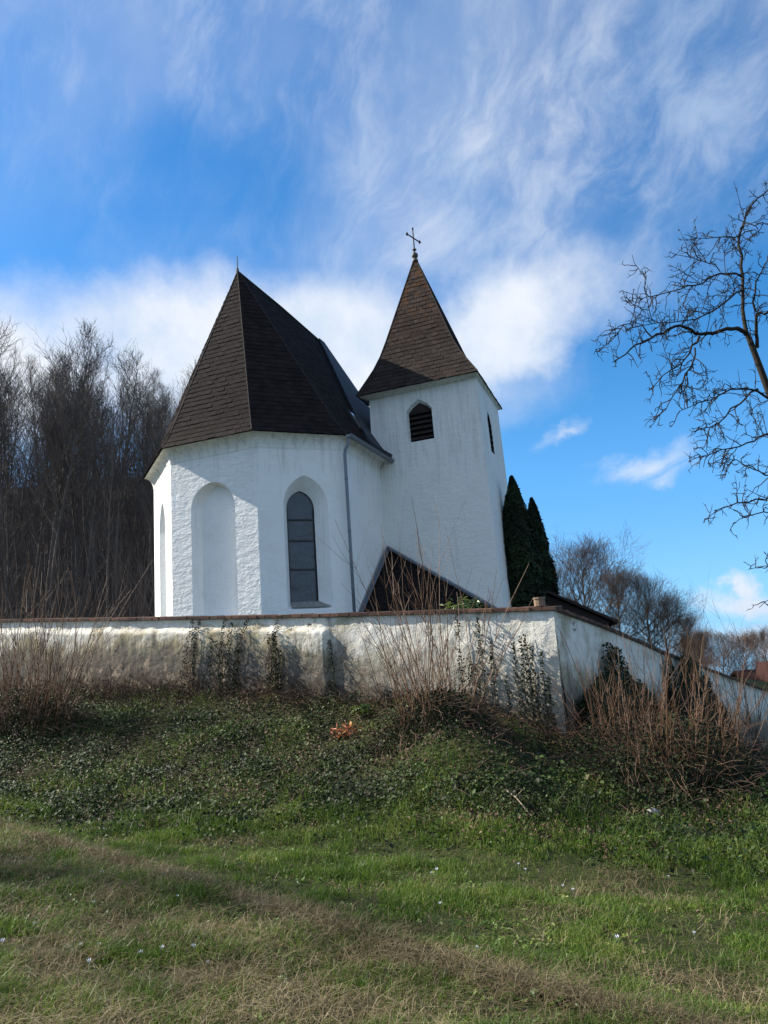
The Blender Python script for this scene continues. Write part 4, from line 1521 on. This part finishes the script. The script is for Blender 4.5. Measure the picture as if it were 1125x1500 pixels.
# ------------------------------------------------------------------ shrubs
def shrub(name, label, cx, cy, n, hmin, hmax, fan, base_r, seed, lean=(0, 0), mound=0.0, mound_r=0.8, m=None, thick=0.010):
    r = np.random.default_rng(seed)
    z0 = H(cx, cy)
    o = thing(name, label, 'shrub', (cx, cy, z0), 0, 'bare shrubs at the foot of the wall')
    paths = []
    for k in range(n):
        a = r.uniform(0, 2 * math.pi); rr = base_r * math.sqrt(r.random())
        bx, by = rr * math.cos(a), rr * math.sin(a) * 0.6
        bz = H(cx + bx, cy + by) - z0
        tilt = np.array([bx / base_r * fan + lean[0] + r.normal(0, fan * 0.35), by / base_r * fan * 0.5 + lean[1] + r.normal(0, fan * 0.2), 1.0])
        L = r.uniform(hmin, hmax) * (0.55 + 0.45 * r.random())
        P, q = grow(r, (bx, by, bz - 0.1), tilt, L, thick * r.uniform(0.5, 1.35), 9, 0.075, -0.006, 0.35)
        paths.append((P, q))
        for s_ in range(r.integers(1, 6)):
            i = r.integers(3, 8)
            T = P[i] - P[i - 1]
            Q, w_ = grow(r, P[i], side_dir(r, T, r.uniform(0.3, 0.7)), L * r.uniform(0.12, 0.35), q[i] * 0.7, 9, 0.06, 0.02, 0.5)
            paths.append((Q, w_))
    v_, f_ = tubes(paths, 4)
    link('canes', npmesh('canes', v_, f_), m or M_cane, o)
    if mound:
        # tangle of dead twigs and leaves at the foot
        tw_ = []
        for k in range(int(520 * mound_r)):
            a = r.uniform(0, 2 * math.pi); rr = mound_r * math.sqrt(r.random())
            x_, y_ = rr * math.cos(a), rr * math.sin(a) * 0.6
            zz = H(cx + x_, cy + y_) - z0 + mound * (1 - (rr / mound_r) ** 2) * r.random()
            d = np.array([x_ * 0.8 + r.normal(0, .6), y_ * 0.8 - 0.25 + r.normal(0, .5), r.normal(0.1, 0.5)])
            P, q = grow(r, (x_, y_, zz), d, r.uniform(0.25, 0.9), 0.006, 6, 0.25, -0.10, 0.5)
            tw_.append((P, q))
        v_, f_ = tubes(tw_, 3)
        link('dead_twigs', npmesh('dead_twigs', v_, f_), M_bramble, o)
        k = int(2600 * mound_r)
        a = r.uniform(0, 2 * math.pi, k); rr = mound_r * np.sqrt(r.random(k))
        x_, y_ = rr * np.cos(a), rr * np.sin(a) * 0.6
        zz = height(cx + x_, cy + y_) - z0 + mound * (1 - (rr / mound_r) ** 2) * r.uniform(0.1, 1.0, k)
        C = np.stack([x_, y_, zz], -1)
        v_, f_ = leaf_cards(C, np.tile([0, -0.5, 0.7], (k, 1)), r.uniform(0.04, 0.09, k), r, 0.6, 0.7)
        link('foot_leaves', npmesh('foot_leaves', v_, f_), M_ivyd, o)
    return o


def gpt(px, py, lo=6, hi=40):
    """where the pixel's ray meets the ground"""
    r = ray(px, py)
    for _ in range(1):
        ys = np.linspace(lo, hi, 1400)
        P = EYE[None] + r[None] * (ys / r[1])[:, None]
        g = height(P[:, 0], P[:, 1])
        k = np.argmax(P[:, 2] < g)
    return P[k]


q = gpt(25, 1075)
shrub('bare_shrub', 'dense brown bare shrub with a dark mounded foot at the far left of the bank', q[0], q[1] + 0.2, 170, 2.2, 4.5, 0.42, 1.1, 31, mound=1.0, mound_r=1.45)
q = gpt(640, 1050)
shrub('bare_shrub', 'tall bare shrub of long straight canes fanning up past the lean-to roof and tower', q[0], q[1], 66, 2.0, 4.7, 0.36, 0.75, 33, mound=0.5, mound_r=1.2, thick=0.009)
q = gpt(915, 1100)
shrub('bare_shrub', 'reddish cane shrub in front of the side wall, just right of the wall corner', q[0], q[1], 58, 1.4, 2.8, 0.34, 0.7, 35, mound=0.6, mound_r=1.1, thick=0.009)
q = gpt(1000, 1135)
shrub('bare_shrub', 'densest red brown cane shrub, leaning right over the dark hollow at the bank foot', q[0], q[1], 74, 1.4, 3.1, 0.42, 0.9, 37, lean=(0.12, 0), mound=1.0, mound_r=1.5, thick=0.009)
q = gpt(1090, 1110)
shrub('bare_shrub', 'thin grey brown cane shrub nearest the right edge, tall shoots against the sky', q[0], q[1], 80, 2.0, 4.6, 0.25, 1.2, 39, mound=0.3, mound_r=1.2, thick=0.008, m=M_bramble)

# dead brambles along the wall foot
r_ = np.random.default_rng(12)
paths = []
for k in range(2600):
    s = r_.uniform(-0.3, 13.5)
    off = abs(r_.normal(0, 0.35)) + 0.08
    p = K - WD * s + NF * off
    dens = float(fbm(np.array([s * 0.8]), np.array([0.0]), 77, 3)[0])
    if r_.random() > np.clip((dens - 0.25) * 2.2, 0.1, 1):
        continue
    d = np.array([r_.normal(0, .7) + NF[0] * 0.2, r_.normal(0, .4) + NF[1] * 0.25, r_.uniform(0.2, 1.2)])
    P, q = grow(r_, (p[0], p[1], H(p[0], p[1]) - 0.03), d, r_.uniform(0.25, 0.95), r_.uniform(0.003, 0.0065), 7, 0.16, -0.10, 0.5)
    paths.append((P, q))
v_, f_ = tubes(paths, 3)
tag(link('dead_brambles', npmesh('dead_brambles', v_, f_), M_bramble), 'tangle of dead brown brambles along the foot of the wall', 'brambles', kind='stuff')


# ------------------------------------------------------------------ ivy climbing the walls
def ivy_plant(label, strands, org, dirv, nrm, seed, leaf=0.046, basef=base_f, topf=top_f, per=1.0, off0=0.05):
    """strands: (s along wall, height from, height to, drift)"""
    r = np.random.default_rng(seed)
    s0 = strands[0][0]
    b0 = org + dirv * s0 + nrm * 0.1
    O = np.array([b0[0], b0[1], float(basef(s0))])
    o = thing('ivy', label, 'ivy', tuple(O), 0, 'ivy on the churchyard wall')
    stems, C = [], []
    for s, t0, t1, drift in strands:
        n = 14
        tt = np.linspace(t0, t1, n)
        ss = s + drift * np.linspace(0, 1, n) + r.normal(0, 0.012, n)
        zb, zt = basef(ss), topf(ss)
        off = off0 + 0.07 * (1 - tt) + np.where(ss > 5.25, 0.10 * (tt < 0.85), 0.0) * (basef is base_f)
        P = np.stack([org[0] + dirv[0] * ss + nrm[0] * off, org[1] + dirv[1] * ss + nrm[1] * off, zb + (zt - zb) * tt], -1)
        stems.append((P, np.linspace(0.008, 0.004, n)))
        L = np.linalg.norm(P[-1] - P[0])
        m = int(L * 120 * per)
        x = r.random(m) ** 1.1 * (n - 1); i = np.minimum(x.astype(int), n - 2); f = (x - i)[:, None]
        c = P[i] * (1 - f) + P[i + 1] * f
        wdt = 0.022 + 0.060 * (1 - (x / (n - 1)))[:, None] * 0.8
        side = r.normal(0, 1, (m, 1)) * wdt
        out = r.uniform(0.02, 0.10, (m, 1))
        c = c + np.concatenate([dirv[None] * side + nrm[None] * out, r.normal(0, 0.02, (m, 1))], 1)
        C.append(c)
    for one in stems:
        v_, f_ = tubes([one], 4)
        link('stem', npmesh('stem', v_ - O, f_, True), M_bramble, o)
    C = np.concatenate(C) - O
    N = np.tile(np.array([nrm[0], nrm[1], 0.45]), (len(C), 1))
    v_, f_ = leaf_cards(C, N, r.uniform(0.6, 1.25, len(C)) * leaf, r, 0.8, 0.55)
    link('leaves', npmesh('leaves', v_, f_), M_ivyc, o)
    return o


def sf_at(px):
    """metres along the front wall (from the corner) seen at pixel column px near mid height"""
    best = min((abs(_col(s) - px), s) for s in np.linspace(0, 16, 1601))
    return best[1]


def _col(s):
    p = K - WD * s
    P = np.array([p[0], p[1], float(base_f(s)) * 0.4 + float(top_f(s)) * 0.6]) - EYE
    return 562.5 + FPX * (P @ _r) / (P @ _f)


iv = lambda px: sf_at(px)
ivy_plant('thin ivy fanning up the wall below the blind niche, leftmost of the climbers', [(iv(276), 0.0, 1.02, -0.25), (iv(283), 0.0, 1.0, -0.30), (iv(292), 0.1, 1.0, -0.1)], K, -WD, NF, 51)
ivy_plant('bushy ivy with several strands below the right edge of the blind niche', [(iv(318), 0.0, 0.75, 0.0), (iv(332), 0.0, 1.0, -0.05), (iv(340), 0.0, 0.95, -0.1), (iv(347), 0.0, 1.03, -0.42), (iv(330), 0.0, 0.7, 0.1), (iv(352), 0.0, 0.6, -0.1)], K, -WD, NF, 53, per=1.2)
ivy_plant('dense narrow ivy column climbing to the coping below the leaded window', [(iv(412), 0.0, 1.02, 0.02), (iv(405), 0.0, 0.78, 0.05), (iv(417), 0.0, 0.6, -0.05), (iv(400), 0.0, 0.5, 0.0), (iv(409), 0.0, 0.85, 0.0)], K, -WD, NF, 55, per=1.25)
ivy_plant('single thin dark ivy strand on the smooth white wall right of the plaster step', [(iv(492), 0.0, 0.72, 0.1)], K, -WD, NF, 57, off0=0.03)
ivy_plant('three upright ivy strands on the sunlit wall just right of the tall cane shrub', [(iv(676), 0.0, 1.02, -0.02), (iv(690), 0.0, 0.55, 0.0), (iv(708), 0.0, 1.03, 0.02), (iv(722), 0.0, 0.75, -0.04), (iv(700), 0.0, 0.5, 0.0)], K, -WD, NF, 59, per=1.1)
ivy_plant('group of short ivy strands with feathery shadows on the wall next to the corner', [(iv(757), 0.0, 0.72, 0.0), (iv(766), 0.0, 0.78, -0.03), (iv(775), 0.0, 0.80, 0.0), (iv(784), 0.0, 0.72, 0.02), (iv(795), 0.0, 0.66, -0.02), (iv(742), 0.0, 0.42, 0.0), (iv(803), 0.0, 0.45, 0.0)], K, -WD, NF, 61, per=1.1)


def ivy_mass(label, shape, seed, n=5200, leaf=0.075):
    """bushy ivy hanging on the side wall; shape(s) gives its top as a fraction of the wall height"""
    r = np.random.default_rng(seed)
    s = r.uniform(shape[0][0], shape[-1][0], n)
    tops = np.interp(s, [a for a, _ in shape], [b_ for _, b_ in shape])
    tops = tops * (0.80 + 0.4 * fbm(s * 2.0, s * 0, seed, 3))
    t = r.random(n) ** 0.75 * tops
    zb, zt = base_s(s), top_s(s)
    lump = fbm(s * 1.8, t * 4, seed + 3, 3)
    off = 0.05 + (0.16 + 0.45 * lump * (1 - t)) * r.random(n) ** 0.5
    C = np.stack([K[0] + SD[0] * s + NS[0] * off, K[1] + SD[1] * s + NS[1] * off, zb + (zt - zb) * t], -1)
    mid = (shape[0][0] + shape[-1][0]) / 2
    p = K + SD * mid + NS * 0.1
    O = np.array([p[0], p[1], float(base_s(mid))])
    o = thing('ivy', label, 'ivy', tuple(O), 0, 'ivy on the churchyard wall')
    v_, f_ = leaf_cards(C - O, np.tile(np.array([NS[0], NS[1], 0.5]), (n, 1)), r.uniform(0.6, 1.3, n) * leaf, r, 0.85, 0.5)
    link('leaves', npmesh('leaves', v_, f_), M_ivyd, o)
    st = []
    for k in range(12):
        s_ = r.uniform(shape[0][0] + 0.1, shape[-1][0] - 0.1)
        h_ = float(np.interp(s_, [a for a, _ in shape], [b_ for _, b_ in shape])) * 0.9
        tt = np.linspace(0, h_, 8)
        ss = s_ + r.normal(0, 0.03, 8)
        P = np.stack([K[0] + SD[0] * ss + NS[0] * 0.07, K[1] + SD[1] * ss + NS[1] * 0.07, base_s(ss) + (top_s(ss) - base_s(ss)) * tt], -1) - O
        st.append((P, np.linspace(0.012, 0.005, 8)))
    for one in st:
        v_, f_ = tubes([one], 4)
        link('stem', npmesh('stem', v_, f_, True), M_bramble, o)


ivy_mass('large dark ivy spreading over the side wall just right of the corner', [(0.35, 0.30), (1.2, 0.42), (1.9, 0.60), (2.4, 0.86), (3.0, 0.80), (3.8, 0.58), (5.0, 0.38), (6.4, 0.15)], 71, 9000)
ivy_mass('narrow straggling dark ivy over the coping between two strips of white side wall', [(6.85, 0.30), (7.1, 1.05), (7.4, 0.9), (7.6, 0.3)], 72, 1700)
ivy_mass('dark ivy smothering the end of the side wall up to its coping', [(7.9, 0.5), (8.3, 1.08), (10.0, 1.02), (11.5, 0.75), (13.2, 0.35)], 73, 9500)

# broad leaved bush behind the wall, showing over the coping
def leafy(name, label, cat, c, n, rad, size, seed, m, aspect=0.38, group=None, stems=1):
    r = np.random.default_rng(seed)
    O = np.array([c[0], c[1], H(c[0], c[1])])
    o = thing(name, label, cat, tuple(O), 0, group)
    d = r.normal(0, 1, (n, 3)); d /= np.linalg.norm(d, axis=1, keepdims=True)
    C = np.array([c[0], c[1], c[2]]) - O + d * np.array(rad) * (r.random((n, 1)) ** 0.4)
    v_, f_ = leaf_cards(C, d * 0.5 + np.array([0, -0.2, 0.8]), r.uniform(0.7, 1.3, n) * size, r, aspect, 0.4)
    link('leaves', npmesh('leaves', v_, f_), m, o)
    st = []
    for k in range(stems):
        e = C[r.integers(n)]
        st.append((np.array([[0, 0, -0.1], e * np.array([0.3, 0.3, 0.5]), e]), np.array([0.02, 0.009, 0.004])))
    v_, f_ = tubes(st, 4)
    link('stem', npmesh('stem', v_, f_, True), M_bramble, o)
    return o


s_ = sf_at(664)
p = K - WD * s_ - NF * 0.75
leafy('laurel_bush', 'bright yellow green leafy bush peeping over the wall coping below the tower', 'shrub', (p[0], p[1], float(top_f(s_)) + 0.16), 170, (0.55, 0.3, 0.24), 0.15, 81, M_bright)
q = gpt(532, 1052)
leafy('laurel_bush', 'small bush of long pale green leaves at the foot of the wall by the canes', 'shrub', (q[0], q[1], q[2] + 0.15), 60, (0.28, 0.2, 0.15), 0.22, 83, M_bright, 0.28)
q = gpt(508, 1080)
leafy('orange_leaf_bush', 'little plant with glowing orange red leaves on the dark ivy bank', 'shrub', (q[0], q[1], q[2] + 0.13), 46, (0.32, 0.15, 0.15), 0.15, 85, M_orange, 0.35)

# ------------------------------------------------------------------ ivy ground cover on the bank
def bank_edge(x): return 11.75 - 0.30 * x + 0.5 * (fbm(np.asarray(x) * 0.6, np.asarray(x) * 0, 90, 3) - 0.5) * 2


def wall_d(x, y):
    px, py = x - K[0], y - K[1]
    df = px * NF[0] + py * NF[1]
    ds = px * NS[0] + py * NS[1]
    return np.where((df > 0) | (ds > 0), np.maximum(df, ds), -1)


def normal_at(x, y):
    e = 0.15
    dx = (height(x + e, y) - height(x - e, y)) / (2 * e); dy = (height(x, y + e) - height(x, y - e)) / (2 * e)
    N = np.stack([-dx, -dy, np.ones_like(dx)], -1)
    return N / np.linalg.norm(N, axis=1, keepdims=True)


r_ = np.random.default_rng(41)
N0 = 520000
y = r_.uniform(8.0, 25, N0); x = r_.uniform(-14, 11, N0)
ok = (wall_d(x, y) > 0.05) & (y > bank_edge(x) - 1.6 * r_.random(N0) ** 3 - 0.9 * (fbm(x * 1.2, y * 1.2, 19, 3) - 0.5)) & (np.abs(x) < 0.60 * y + 1.8)
x, y = x[ok], y[ok]
patch = fbm(x * 1.1, y * 1.1, 63, 4)
keep = r_.random(len(x)) < np.clip(0.50 + (patch - 0.44) * 3.4, 0.08, 1.0) * np.clip(15.0 / y, 0.55, 1.3)
x, y, patch = x[keep], y[keep], patch[keep]
n = len(x)
z = height(x, y) + 0.02 + r_.random(n) ** 1.3 * (0.10 + 0.50 * np.clip(patch - 0.38, 0, 1))
N = normal_at(x, y) + np.array([0, -0.15, 0.25])
v_, f_ = leaf_cards(np.stack([x, y, z], -1), N, np.clip(0.042 * np.exp(r_.normal(0, 0.36, n)), 0.022, 0.105), r_, 0.8, 0.65)
tag(link('ivy_ground_cover', npmesh('ivy_ground_cover', v_, f_), M_ivy), 'ivy and ground cover carpeting the bank below the wall', 'ground cover', kind='stuff')
print('ivy leaves', n)
# dead leaves and thin twigs lying in the ivy
m_ = 90000
y = r_.uniform(7.5, 22, m_); x = r_.uniform(-13, 10, m_)
ok = (wall_d(x, y) > 0.05) & (y > bank_edge(x) - 0.8) & (fbm(x * 1.1, y * 1.1, 63, 4) + 0.10 * r_.normal(0, 1, m_) < 0.47)
x, y = x[ok], y[ok]; n = len(x)
z = height(x, y) + 0.05 + r_.random(n) * 0.13
v_, f_ = leaf_cards(np.stack([x, y, z], -1), normal_at(x, y), r_.uniform(0.03, 0.08, n), r_, 0.6, 0.6, 0.6)
tag(link('leaf_litter', npmesh('leaf_litter', v_, f_), M_litter), 'dead brown leaves caught in the ivy', 'leaf litter', kind='stuff')
paths = []
for k in range(3600):
    x, y = r_.uniform(-13, 9), r_.uniform(8.5, 22)
    if wall_d(np.array([x]), np.array([y]))[0] < 0.1 or y < bank_edge(np.array([x]))[0]:
        continue
    P, q = grow(r_, (x, y, H(x, y) + 0.06), (r_.normal(), r_.normal() * 0.6 - 0.3, r_.uniform(0, .5)), r_.uniform(0.2, 0.9), r_.uniform(0.003, 0.006), 6, 0.2, -0.12, 0.5)
    paths.append((P, q))
v_, f_ = tubes(paths, 3)
tag(link('fallen_twigs', npmesh('fallen_twigs', v_, f_), M_bramble), 'thin dead twigs strewn over the bank', 'twigs', kind='stuff')

# the long pale stick and the pale stone
a, b_ = gpt(735, 1165), gpt(780, 1205)
P = np.array([a + [0, 0, 0.12], (a + b_) / 2 + [0, 0, 0.16], b_ + [0, 0, 0.08]])
mb = MB(); O = (a + b_) / 2
mb.tube(P, [0.010, 0.009, 0.005], 6)
mb.tube([P[1], P[1] + np.array([0.1, -0.15, 0.12])], [0.006, 0.003], 5)
tag(mb.build('stick', m_plain('pale_wood', (0.34, 0.27, 0.19), 0.8, 0.2, 0.3), org=O), 'long pale dead stick lying on the bank', 'stick')
q = gpt(957, 1198)
bm = bmesh.new()
bmesh.ops.create_icosphere(bm, subdivisions=3, radius=0.07)
for v in bm.verts:
    f = 0.8 + 0.4 * float(fbm(np.array([v.co.x * 9 + 3]), np.array([v.co.y * 9 + v.co.z * 7]), 5, 3)[0])
    v.co = Vector((v.co.x * 1.25 * f, v.co.y * f, v.co.z * 0.8 * f))
me = bpy.data.meshes.new('stone'); bm.to_mesh(me); bm.free()
me.polygons.foreach_set('use_smooth', [True] * len(me.polygons))
st = link('stone', me, M_stone); st.location = (q[0], q[1], q[2] + 0.08)
tag(st, 'pale round stone lying in the dark hollow below the red canes', 'stone')

# ------------------------------------------------------------------ grass
def blades(x, y, h, wd, lean, curl, r, z=None):
    n = len(x)
    z = height(x, y) if z is None else z
    a = r.uniform(0, 2 * math.pi, n)
    d = np.stack([np.cos(a), np.sin(a), np.zeros(n)], -1)
    s = np.stack([-np.sin(a), np.cos(a), np.zeros(n)], -1)
    a2 = r.uniform(0, 2 * math.pi, n)
    s = np.stack([np.cos(a2), np.sin(a2), np.zeros(n)], -1)
    B = np.stack([x, y, z - 0.01], -1)
    up = np.array([0, 0, 1.0])
    h, wd, lean, curl = [np.asarray(q, float)[:, None] if np.ndim(q) else q for q in (h, wd, lean, curl)]
    p1 = B + up * h * 0.55 + d * h * lean * 0.4
    p2 = B + up * h * (1.0 - curl) + d * h * (lean + curl)
    V = np.stack([B - s * wd, B + s * wd, p1 + s * wd * 0.8, p1 - s * wd * 0.8, p2 + s * wd * 0.12, p2 - s * wd * 0.12], 1)
    k = np.arange(n)[:, None] * 6
    F = np.concatenate([k + np.array([[0, 1, 2, 3]]), k + np.array([[3, 2, 4, 5]])], 0)
    return V.reshape(-1, 3), F


def dryness(x, y):
    """how straw-like the sward is: the old track and everything below it"""
    trk = y - (7.29 - 0.98 * (x + 1.33)) + 0.5 * (fbm(x * 0.8, y * 0.8, 33, 3) - 0.5)
    below = sstep(0.3, -0.5, trk) * np.clip(0.05 + 2.0 * (fbm(x * 1.6, y * 1.6, 45, 4) - 0.40), 0.05, 0.44) * sstep(3.0, -0.5, x)
    strip = np.exp(-(trk / 0.22) ** 2) * 1.15
    return np.clip(np.maximum(below, strip) + 0.30 * sstep(0.55, 0.70, fbm(x * 0.8, y * 1.6, 48, 3)) + 0.04, 0, 1)


r_ = np.random.default_rng(55)
N0 = 340000
yy = 3.4 * (14.5 / 3.4) ** r_.random(N0)
xx = r_.uniform(-1, 1, N0) * (0.60 * yy + 1.2)
ok = yy < bank_edge(xx) + 2.2 * r_.random(N0) ** 2 * (0.4 + 1.2 * fbm(xx * 1.3, yy * 1.3, 81, 3))
xx, yy = xx[ok], yy[ok]
dr = dryness(xx, yy)
isdry = r_.random(len(xx)) < dr * 0.85
tuft = fbm(xx * 2.2, yy * 2.2, 50, 3)
g = ~isdry
keep = r_.random(len(xx)) < np.clip(0.55 + (tuft - 0.42) * 3.0, 0.30, 1)
gi = g & keep
x, y = xx[gi], yy[gi]; n = len(x)
hh = (0.035 + 0.24 * np.clip(tuft[gi] - 0.40, 0, 1) + 0.07 * sstep(-1.2, -0.1, y - bank_edge(x))) * r_.uniform(0.6, 1.5, n) * np.clip(0.7 + 0.05 * y, 0.8, 1.3)
v_, f_ = blades(x, y, hh, 0.0019 + 0.00020 * y, r_.uniform(0.05, 0.6, n), r_.uniform(0.0, 0.35, n), r_)
tag(link('lawn_grass', npmesh('lawn_grass', v_, f_), M_grass), 'short green meadow grass', 'grass', kind='stuff')
x, y = xx[isdry], yy[isdry]; n = len(x)
v_, f_ = blades(x, y, r_.uniform(0.06, 0.19, n), 0.0015 + 0.00019 * y, r_.uniform(0.3, 1.7, n), r_.uniform(0.2, 0.75, n), r_)
tag(link('dry_grass', npmesh('dry_grass', v_, f_), M_dry), 'matted straw coloured dry grass', 'grass', kind='stuff')
print('grass', gi.sum(), isdry.sum())

# tufts of grass coming up through the ivy
m_ = 60000
y = r_.uniform(9, 21, m_); x = r_.uniform(-12, 9, m_)
ok = (wall_d(x, y) > 0.3) & (y > bank_edge(x) - 0.5) & (fbm(x * 1.4, y * 1.4, 121, 4) + 0.05 * r_.normal(0, 1, m_) > 0.60)
x, y = x[ok], y[ok]; n = len(x)
v_, f_ = blades(x, y, r_.uniform(0.10, 0.24, n), 0.0045, r_.uniform(0.05, 0.7, n), r_.uniform(0.0, 0.4, n), r_, height(x, y) + 0.05)
tag(link('bank_grass', npmesh('bank_grass', v_, f_), M_grass), 'green grass tufts pushing through the ivy bank', 'grass', kind='stuff')

# flat weeds and dead leaves in the sward
m_ = 5200
y = 3.4 * (12.5 / 3.4) ** r_.random(m_); x = r_.uniform(-1, 1, m_) * (0.60 * y + 1.0)
ok = (y < bank_edge(x) + 0.6) & (fbm(x * 1.7, y * 1.7, 97, 3) > 0.47)
x, y = x[ok], y[ok]; n = len(x)
k = 5
C = np.repeat(np.stack([x, y, height(x, y) + 0.03], -1), k, 0) + r_.normal(0, 0.022, (n * k, 3)) * np.array([1, 1, 0.35])
v_, f_ = leaf_cards(C, np.tile([0, 0, 1.0], (n * k, 1)), r_.uniform(0.025, 0.055, n * k), r_, 0.6, 0.45)
tag(link('lawn_weeds', npmesh('lawn_weeds', v_, f_), M_grass), 'low broad leaved weeds in the grass', 'weeds', kind='stuff')
m_ = 2600
y = 3.4 * (13.0 / 3.4) ** r_.random(m_); x = r_.uniform(-1, 1, m_) * (0.60 * y + 1.0)
C = np.stack([x, y, height(x, y) + 0.035], -1)
v_, f_ = leaf_cards(C, np.tile([0, 0, 1.0], (m_, 1)), r_.uniform(0.02, 0.05, m_), r_, 0.6, 0.5, 0.6)
tag(link('lawn_litter', npmesh('lawn_litter', v_, f_), M_litter), 'dead leaves scattered in the grass', 'leaf litter', kind='stuff')

# rough grass far and wide, coarser
M0 = 40000
y = r_.uniform(3, 40, M0); x = r_.uniform(-30, 30, M0)
ok = (np.abs(x) > 0.60 * y + 0.9) & (wall_d(x, y) > 0.2)
x, y = x[ok], y[ok]; n = len(x)
v_, f_ = blades(x, y, r_.uniform(0.06, 0.16, n), 0.006, r_.uniform(0.1, 0.8, n), r_.uniform(0.1, 0.4, n), r_)
tag(link('rough_grass', npmesh('rough_grass', v_, f_), M_grass), 'rough grass on the slopes to either side', 'grass', kind='stuff')

# ------------------------------------------------------------------ white crocuses
mb = MB()
for k in range(6):
    a = k * math.pi / 3
    c, s = math.cos(a), math.sin(a)
    t = np.array([-s, c, 0])
    d = np.array([c, s, 0])
    b0 = np.array([0, 0, 0.055]) + d * 0.004
    m1 = np.array([0, 0, 0.075]) + d * 0.018
    e1 = np.array([0, 0, 0.098]) + d * 0.024
    mb.add([b0, m1 + t * 0.010, e1, m1 - t * 0.010], [(0, 1, 2, 3)])
pet = mb.build('petals', M_petal)
sm = MB(); sm.tube([(0, 0, -0.02), (0, 0, 0.06)], 0.0035, 5)
stm = sm.build('stem', m_plain('crocus_stem', (0.35, 0.42, 0.25), 0.6), None)
fl_px = [(50, 1362), (118, 1395), (145, 1395), (130, 1421), (206, 1409), (237, 1402), (284, 1400), (304, 1421), (137, 1331), (260, 1322), (132, 1284), (150, 1286), (3, 1392), (1, 1420),
         (196, 1218), (208, 1216), (152, 1220), (300, 1212), (290, 1222), (640, 1282), (632, 1285), (770, 1280), (825, 1305), (760, 1273), (840, 1312), (905, 1385), (980, 1290), (1018, 1376), (645, 1332), (700, 1400)]
root0 = None
for i, (a, b_) in enumerate(fl_px):
    q = gpt(a, b_, 3.2, 20)
    o = thing('crocus', 'white crocus flower open on the short grass of the lawn', 'flower', (q[0], q[1], q[2] + 0.01), i * 0.7, 'white crocuses in the lawn')
    k = 0.5 + 0.25 * ((i * 7919) % 13) / 13
    o.scale = (k, k, k)
    if i == 0:
        pet.parent = o; stm.parent = o
    else:
        for src in (pet, stm):
            d = src.copy(); COL.objects.link(d); d.parent = o
